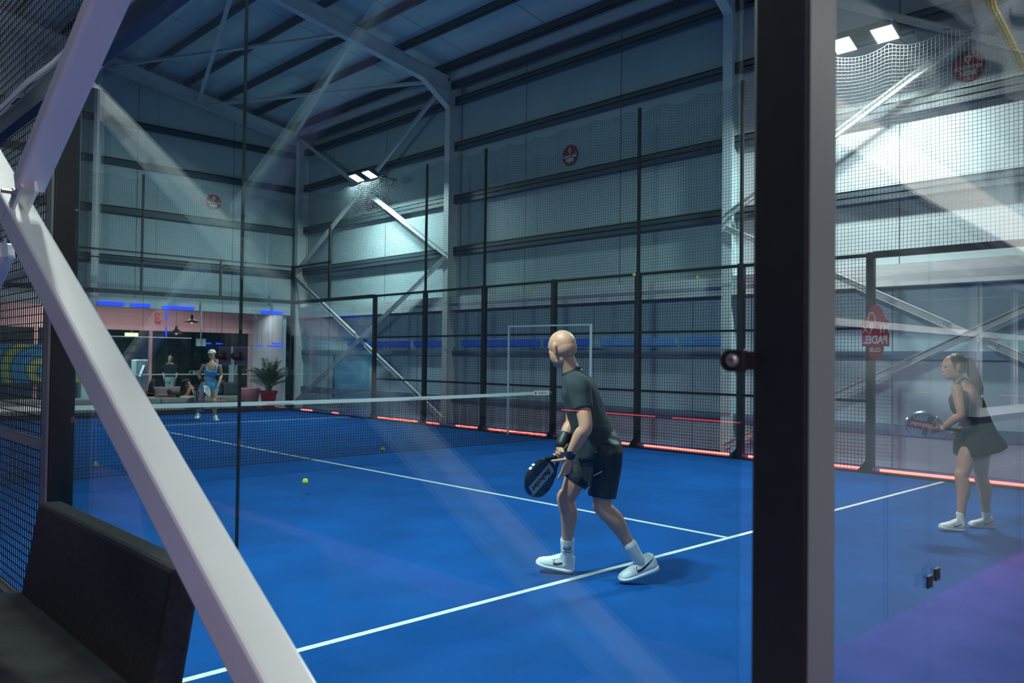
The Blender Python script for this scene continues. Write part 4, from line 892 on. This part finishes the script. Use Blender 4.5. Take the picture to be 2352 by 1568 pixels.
# ---------------------------------------------------------------- the woman in the black dress
D=7.55
pw=thing('person',(1.93,-8.2,0),'woman with a long brown ponytail in a short black sports dress and white shoes','person')
Fw=(-CR*.985+CF*.17).normalized(); Sw=V((-Fw.y,Fw.x,0)); Rw=Sw.cross(UZ)
mb=MB(); hp,hs=head(mb,U(2189,842),-CR*.99+CF*.08-UZ*.05,UZ*1.0-CR*.05,.97,U(2208,882),.047,True)
mb.limb([(U(2244,1000),.105,.155),(U(2240,965),.095,.125),(U(2226,925),.098,.135),(U(2216,897),.085,.15),(U(2209,880),.05,.08)],side=Rw)
ls,le,lw=U(2198,893,-.15),U(2207,952,-.22),U(2161,986,-.12)
rs,re,rw=U(2212,895,.14),U(2232,955,.14),U(2206,984,-.02)
arm(mb,ls,le,lw,(.05,.043,.036,.037,.024)); arm(mb,rs,re,rw,(.05,.043,.036,.037,.024))
lk,la=U(2209,1092,-.10),U(2207,1188,-.10); rk,ra=U(2253,1094,.10),U(2266,1184,.10)
leg(mb,U(2241,1008,-.07),lk,la,(.092,.080,.056,.060,.034),Fw); leg(mb,U(2258,1008,.07),rk,ra,(.092,.080,.056,.060,.034),Fw)
axw=(-CR*.985+UZ*.12+CF*.10).normalized()
hand(mb,lw,-CR*.95-UZ*.1+CF*.1,CF*.6+UZ*.6,UZ*.6-CF*.75,(.5,.55,.6,.6),.9,(.7,.6,.5))
hand(mb,rw,-CR*.92-UZ*.1-CF*.1,-CF*.5-UZ*.8,CF*.2+UZ*.9-CR*.2,(.9,.95,1,1),.88,(.6,.6,.6))
fuse('body',mb,M['skin2'],pw,.0055,3)
eb=MB()
for s in (1,-1): eb.ell(hp(.076,.031*s,-.004),((.011,0,0),(0,.011,0),(0,0,.007)),10,6)
obj('eyes',eb,M['eye'],pw,smooth=True)
db=MB()
db.limb([(U(2251,1033),.222,.255),(U(2245,1008),.195,.228),(U(2242,980),.145,.19),(U(2238,952),.112,.145),(U(2230,930),.112,.146),(U(2226,918),.108,.144)],side=Rw,n=24,flat='both')
db.limb([(U(2212,935),.10,.15),(U(2204,915),.085,.14),(U(2202,902),.05,.09)],side=Rw,n=20)
dr=wrinkle(fuse('dress',db,M['dress'],pw,.008,4),.004,8,(1,1,.25),2)
st=MB()
for s in (-.08,.08): st.tube([U(2198,884,s*.8)-UZ*.0,U(2206,872,s*.7),U(2218,868,s*.6)+UZ*.0,U(2236,884,s*.3),U(2250,905,s*-.2),U(2252,925,s*-.4)],.008,8)
obj('strap',st,M['dress'],dr,smooth=True)
hb=MB(); hb.ell(hp(-.030,0,.032),(V((-CR*.094).to_tuple()),hs*.083,UZ*.093)); hb.ell(hp(-.05,0,.0),(-CR*.072,hs*.08,UZ*.075)); hb.limb([(hp(-.10,0,.055),.03),(hp(-.15,0,.05),.036),(U(2231,848),.050),(U(2241,872),.046),(U(2250,893),.032),(U(2255,906),.010)])
obj('hair',hb,M['hair'],pw,smooth=True) if False else fuse('hair',hb,M['hair'],pw,.006,2)
shoe(pw,U(2213,1221,-.10)*1.0,U(2157,1215,-.12),(0,0,1),swoosh=1,k=.93); shoe(pw,U(2280,1216,.10),U(2226,1209,.06),(0,0,1),swoosh=1,k=.93)
for a in ((2206,1180,-.10,2208,1206),(2265,1177,.10,2269,1202)): obj('sock',MB().limb([(U(a[0],a[1],a[2]),.038),(U(a[0]+1,a[1]+12,a[2]),.036),(U(a[3],a[4],a[2]),.042)],n=18),M['sock'],pw,smooth=True)
cuff('wrist_strap',pw,rw.lerp(re,.08),rw.lerp(re,.16),.029,M['rubber']); cuff('bracelet',pw,lw.lerp(le,.08),lw.lerp(le,.12),.0275,M['silver'])
ew=(UZ*.985+CR*.12); racket(U(2117,973.5,-.10),-(ew*.80+CF*.60) if False else (ew*.86-CF*.5),axw,'white racket with a red band held level by the woman in black','chrome','rface','rband','white',.085,k=1.04,bars=True)
# ---------------------------------------------------------------- the blonde player beyond the net
D=19.15
pf=thing('person',(1.77,8.0,0),'blonde woman in a light blue top and shorts standing beyond the net','person')
Ff=(-CF*.95+CR*.05).normalized(); Sf=V((-Ff.y,Ff.x,0))
mb=MB(); hp,hs=head(mb,U(486.5,814),-CF-UZ*.05,UZ-CF*.1,.98,U(486,836,-.05),.046,True)
mb.limb([(U(481,884),.15,.105),(U(481,866,-.02),.115,.09),(U(485,850,-.06),.135,.10),(U(486,839,-.05),.15,.085),(U(486,833,-.04),.08,.05)],side=Sf)
arm(mb,U(468,839,-.03),U(457,861,0),U(464,879,-.2),(.05,.042,.035,.036,.023)); arm(mb,U(504,840,-.03),U(508,862,.02),U(503,881,-.14),(.05,.042,.035,.036,.023))
hand(mb,U(464,879,-.2),-UZ*.8+CR*.35-CF*.2,-CR*.2-CF*.5,CR*.3-CF*.8,(.8,.85,.9,.9),.9); hand(mb,U(503,881,-.14),-UZ*.9-CR*.1,-CR*.8,-CF*.9,(.5,.5,.55,.6),.9)
leg(mb,U(472,886),U(461,919,-.1),U(456,951,.15),(.105,.09,.056,.058,.034),Ff); leg(mb,U(491,886),U(491,921,-.14),U(493,956,-.05),(.105,.09,.056,.058,.034),Ff)
mb.ell(U(481,849,-.10),(CR*.062,CF*.055,UZ*.06)); mb.ell(U(491,849,-.10),(CR*.062,CF*.055,UZ*.06))
fuse('body',mb,M['skin3'],pf,.007,3)
eb=MB()
for s in (1,-1): eb.ell(hp(.082,.031*s,-.002),((.013,0,0),(0,.013,0),(0,0,.007)),10,6)
obj('eyes',eb,M['eye'],pf); obj('mouth',MB().ell(hp(.096,0,-.071),(CR*.017,CF*.006,UZ*.009)),M['lip'],pf)
tb=MB(); tb.limb([(U(482.5,858.5,-.04),.135,.112),(U(484.5,854,-.06),.144,.122),(U(485.5,848,-.08),.148,.127)],side=Sf,n=20,flat='both')
for s in (-1,1): tb.limb([(U(486+s*9.5,850,-.16),.035,.016),(U(486+s*10.5,842,-.13),.026,.014),(U(486+s*9.5,834,-.03),.022,.014),(U(486+s*8,838,.06),.022,.014)],n=10)
fuse('crop_top',tb,M['bluecloth'],pf,.008,3)
so=MB(); so.limb([(U(481,868,-.02),.125,.098),(U(480,876),.155,.12),(U(480,888),.175,.135)],side=Sf,n=20); so.limb([(U(471,886,0),.115),(U(464,902,-.03),.112)],n=16,flat=True); so.limb([(U(491,886,0),.115),(U(491,900,-.05),.108)],n=16,flat=True)
fuse('shorts',so,M['bluecloth'],pf,.008,3)
hb=MB(); hb.ell(hp(-.03,0,.03),(CR*.08,CF*.088,UZ*.09)); hb.limb([(hp(-.10,-.02,.04),.035),(U(494,818,.06),.05),(U(499,828,.05),.055),(U(502,838,.03),.03)]); fuse('hair',hb,M['blond'],pf,.008,2)
hb=MB(); hb.lathe([(.088,0),(.086,.03),(.06,.075),(.0,.09)],hp(-.01,0,.035),24,UZ); hb.ell(hp(.10,0,.04),(CR*.07,CF*.055,UZ*.008)); obj('cap',hb,M['cap'],pf,smooth=True)
shoe(pf,U(457,955,.2),U(450,964,-.04),(0,0,1),k=.95); shoe(pf,U(492,962,.0),U(499,967.5,-.2),(0,0,1),k=.95)
cuff('wristband',pf,U(463,876,-.18),U(461.5,872,-.15),.03,M['rubber'])
racket(U(475,897,-.33),CF*.93+CR*.2,(CR*.32-UZ*.92-CF*.05),'grey racket held edge-on by the blonde woman','chrome','silver','rface','black_ink',.06,k=.98)
# ---------------------------------------------------------------- people in the lounge and the gym
D=23.45
p1=thing('person',U(436,905,0),'seated woman with dark hair and a pink scarf down her back in the lounge','person')
mb=MB(); hp,hs=head(mb,U(430,880),-CR*.8-UZ*.5+CF*.3,UZ*.8-CR*.5,1.0,U(438,889),.048,True)
mb.limb([(U(442,915),.15,.12),(U(441,903),.14,.11),(U(439,892),.15,.09),(U(438,888),.07,.06)],side=CF)
arm(mb,U(436,893,-.15),U(430,907,-.2),U(420,911,-.1)); hand(mb,U(420,911,-.1),-CR,-UZ,-CF,k=.9)
leg(mb,U(441,914,-.1),U(424,916,-.1),U(424,945,-.1),F=-CR); leg(mb,U(441,914,.1),U(425,917,.1),U(425,944,.1),F=-CR); fuse('body',mb,M['skin2'],p1,.009,2)
hb=MB(); hb.ell(hp(-.03,0,.03),(hs*.088,UZ*.10,CR*.10)); hb.ell(U(424,878),(CR*.09,CF*.08,UZ*.09)); fuse('hair',hb,M['darkhair'],p1,.009,2)
tb=MB(); tb.limb([(U(443,916),.165,.135),(U(441,903),.155,.125),(U(440,897),.15,.11)],side=CF); fuse('vest',tb,M['navy'],p1,.009,2)
obj('scarf',MB().limb([(U(433,878,-.1),.03,.02),(U(440,889,-.12),.04,.02),(U(446,905,-.13),.05,.02),(U(449,915,-.12),.05,.02)],side=CF),M['scarf'],p1,smooth=True)
D=22.9
p2=thing('person',U(350,905),'seated person with long dark hair and a bare shoulder beside the foreground beam','person')
mb=MB(); hp,hs=head(mb,U(352,880),CF*.8-CR*.4,UZ,1.0,U(353,890),.048,True); mb.limb([(U(353,920),.15,.11),(U(353,905),.15,.10),(U(353,895),.17,.09),(U(353,889),.07,.06)],side=CR)
arm(mb,U(367,896,0),U(370,910,.1),U(360,918,.25)); arm(mb,U(340,896,0),U(337,910,.1),U(345,918,.25)); hand(mb,U(360,918,.25),-CR,-UZ,CF,k=.9); leg(mb,U(360,919),U(362,921,.4),U(362,945,.4)); leg(mb,U(346,919),U(346,921,.4),U(346,945,.4)); fuse('body',mb,M['skin'],p2,.009,2)
hb=MB(); hb.ell(hp(-.02,0,.03),(CR*.09,CF*.1,UZ*.1)); hb.limb([(U(351,878,-.06),.09,.07),(U(350,893,-.11),.12,.06),(U(349,905,-.12),.12,.05)],side=CR); fuse('hair',hb,M['darkhair'],p2,.009,2)
tb=MB(); tb.limb([(U(353,921),.165,.125),(U(353,908),.165,.115),(U(353,902),.17,.105)],side=CR); fuse('vest',tb,M['navy'],p2,.009,2)
D=27.5
p3=thing('person',U(391,932),'man in a dark polo shirt and pale shorts standing in the gym','person')
mb=MB(); hp,hs=head(mb,U(391.5,823.5),-CF,UZ,1.0,U(391,834),.052); mb.limb([(U(391,866),.16,.11),(U(391,850),.16,.11),(U(391,839),.19,.10),(U(391,833),.09,.06)],side=CR)
arm(mb,U(378,840),U(375,855),U(377,867,-.1)); arm(mb,U(404,840),U(407,855),U(405,867,-.1)); hand(mb,U(377,867,-.1),-UZ,CR,-CF); hand(mb,U(405,867,-.1),-UZ,-CR,-CF)
leg(mb,U(386,868),U(388,897),U(388,924),F=-CF); leg(mb,U(397,868),U(398,895),U(397,922),F=-CF); fuse('body',mb,M['skin'],p3,.01,2)
tb=MB(); tb.limb([(U(391,868),.185,.13),(U(391,850),.185,.13),(U(391,839),.205,.115),(U(391,834.5),.10,.07)],side=CR)
for s,e in (((380,840),(376,853)),((402,840),(406,853))): tb.limb([(U(*s),.08),(U(*e),.068)])
fuse('polo_shirt',tb,M['navy'],p3,.01,2); so=MB(); so.limb([(U(391,866),.19,.135),(U(391,874),.19,.135)],side=CR); so.limb([(U(386,872),.11),(U(387,890),.10)]); so.limb([(U(397,872),.11),(U(397,890),.10)]); fuse('shorts',so,mat('pale_shorts',(.35,.42,.42),.9),p3,.01,2)
hb=MB(); hb.ell(hp(-.03,0,.035),(CR*.08,CF*.09,UZ*.088)); obj('hair',hb,M['darkhair'],p3,smooth=True)
for x,y in ((388,927),(397,925)): shoe(p3,U(x,y+1,.1),U(x,y+2.5,-.16),(0,0,1),laces=False)
# small dark dog on the sofa
D=21.93
pd=thing('dog',U(400,912),'small dark dog standing at the front of the sofa beside the steel bin','dog')
mb=MB(); mb.limb([(U(392,908),.075),(U(398,906.5),.09),(U(405,906,.02),.085),(U(410,904.5,.04),.07)]); mb.limb([(U(394,906),.06),(U(390,901),.055),(U(387,900),.05)]); mb.ell(U(388,900),(CR*.085,CF*.07,UZ*.07)); mb.limb([(U(386,901),.04),(U(381,903),.028)])
for x,w_ in ((394,-.05),(395,.06),(408,-.03),(409,.08)): mb.limb([(U(x,909,w_),.04),(U(x+1,915,w_),.026),(U(x,921,w_),.022),(U(x-1.5,922,w_-.0),.022)])
for s in (-.045,.045): mb.limb([(U(388.5,896,s),.025,.015),(U(389.5,891.5,s),.006,.006)])
mb.limb([(U(411,903,.05),.02),(U(415,899,.06),.012)]); fuse('body',mb,M['darkhair'],pd,.008,2)
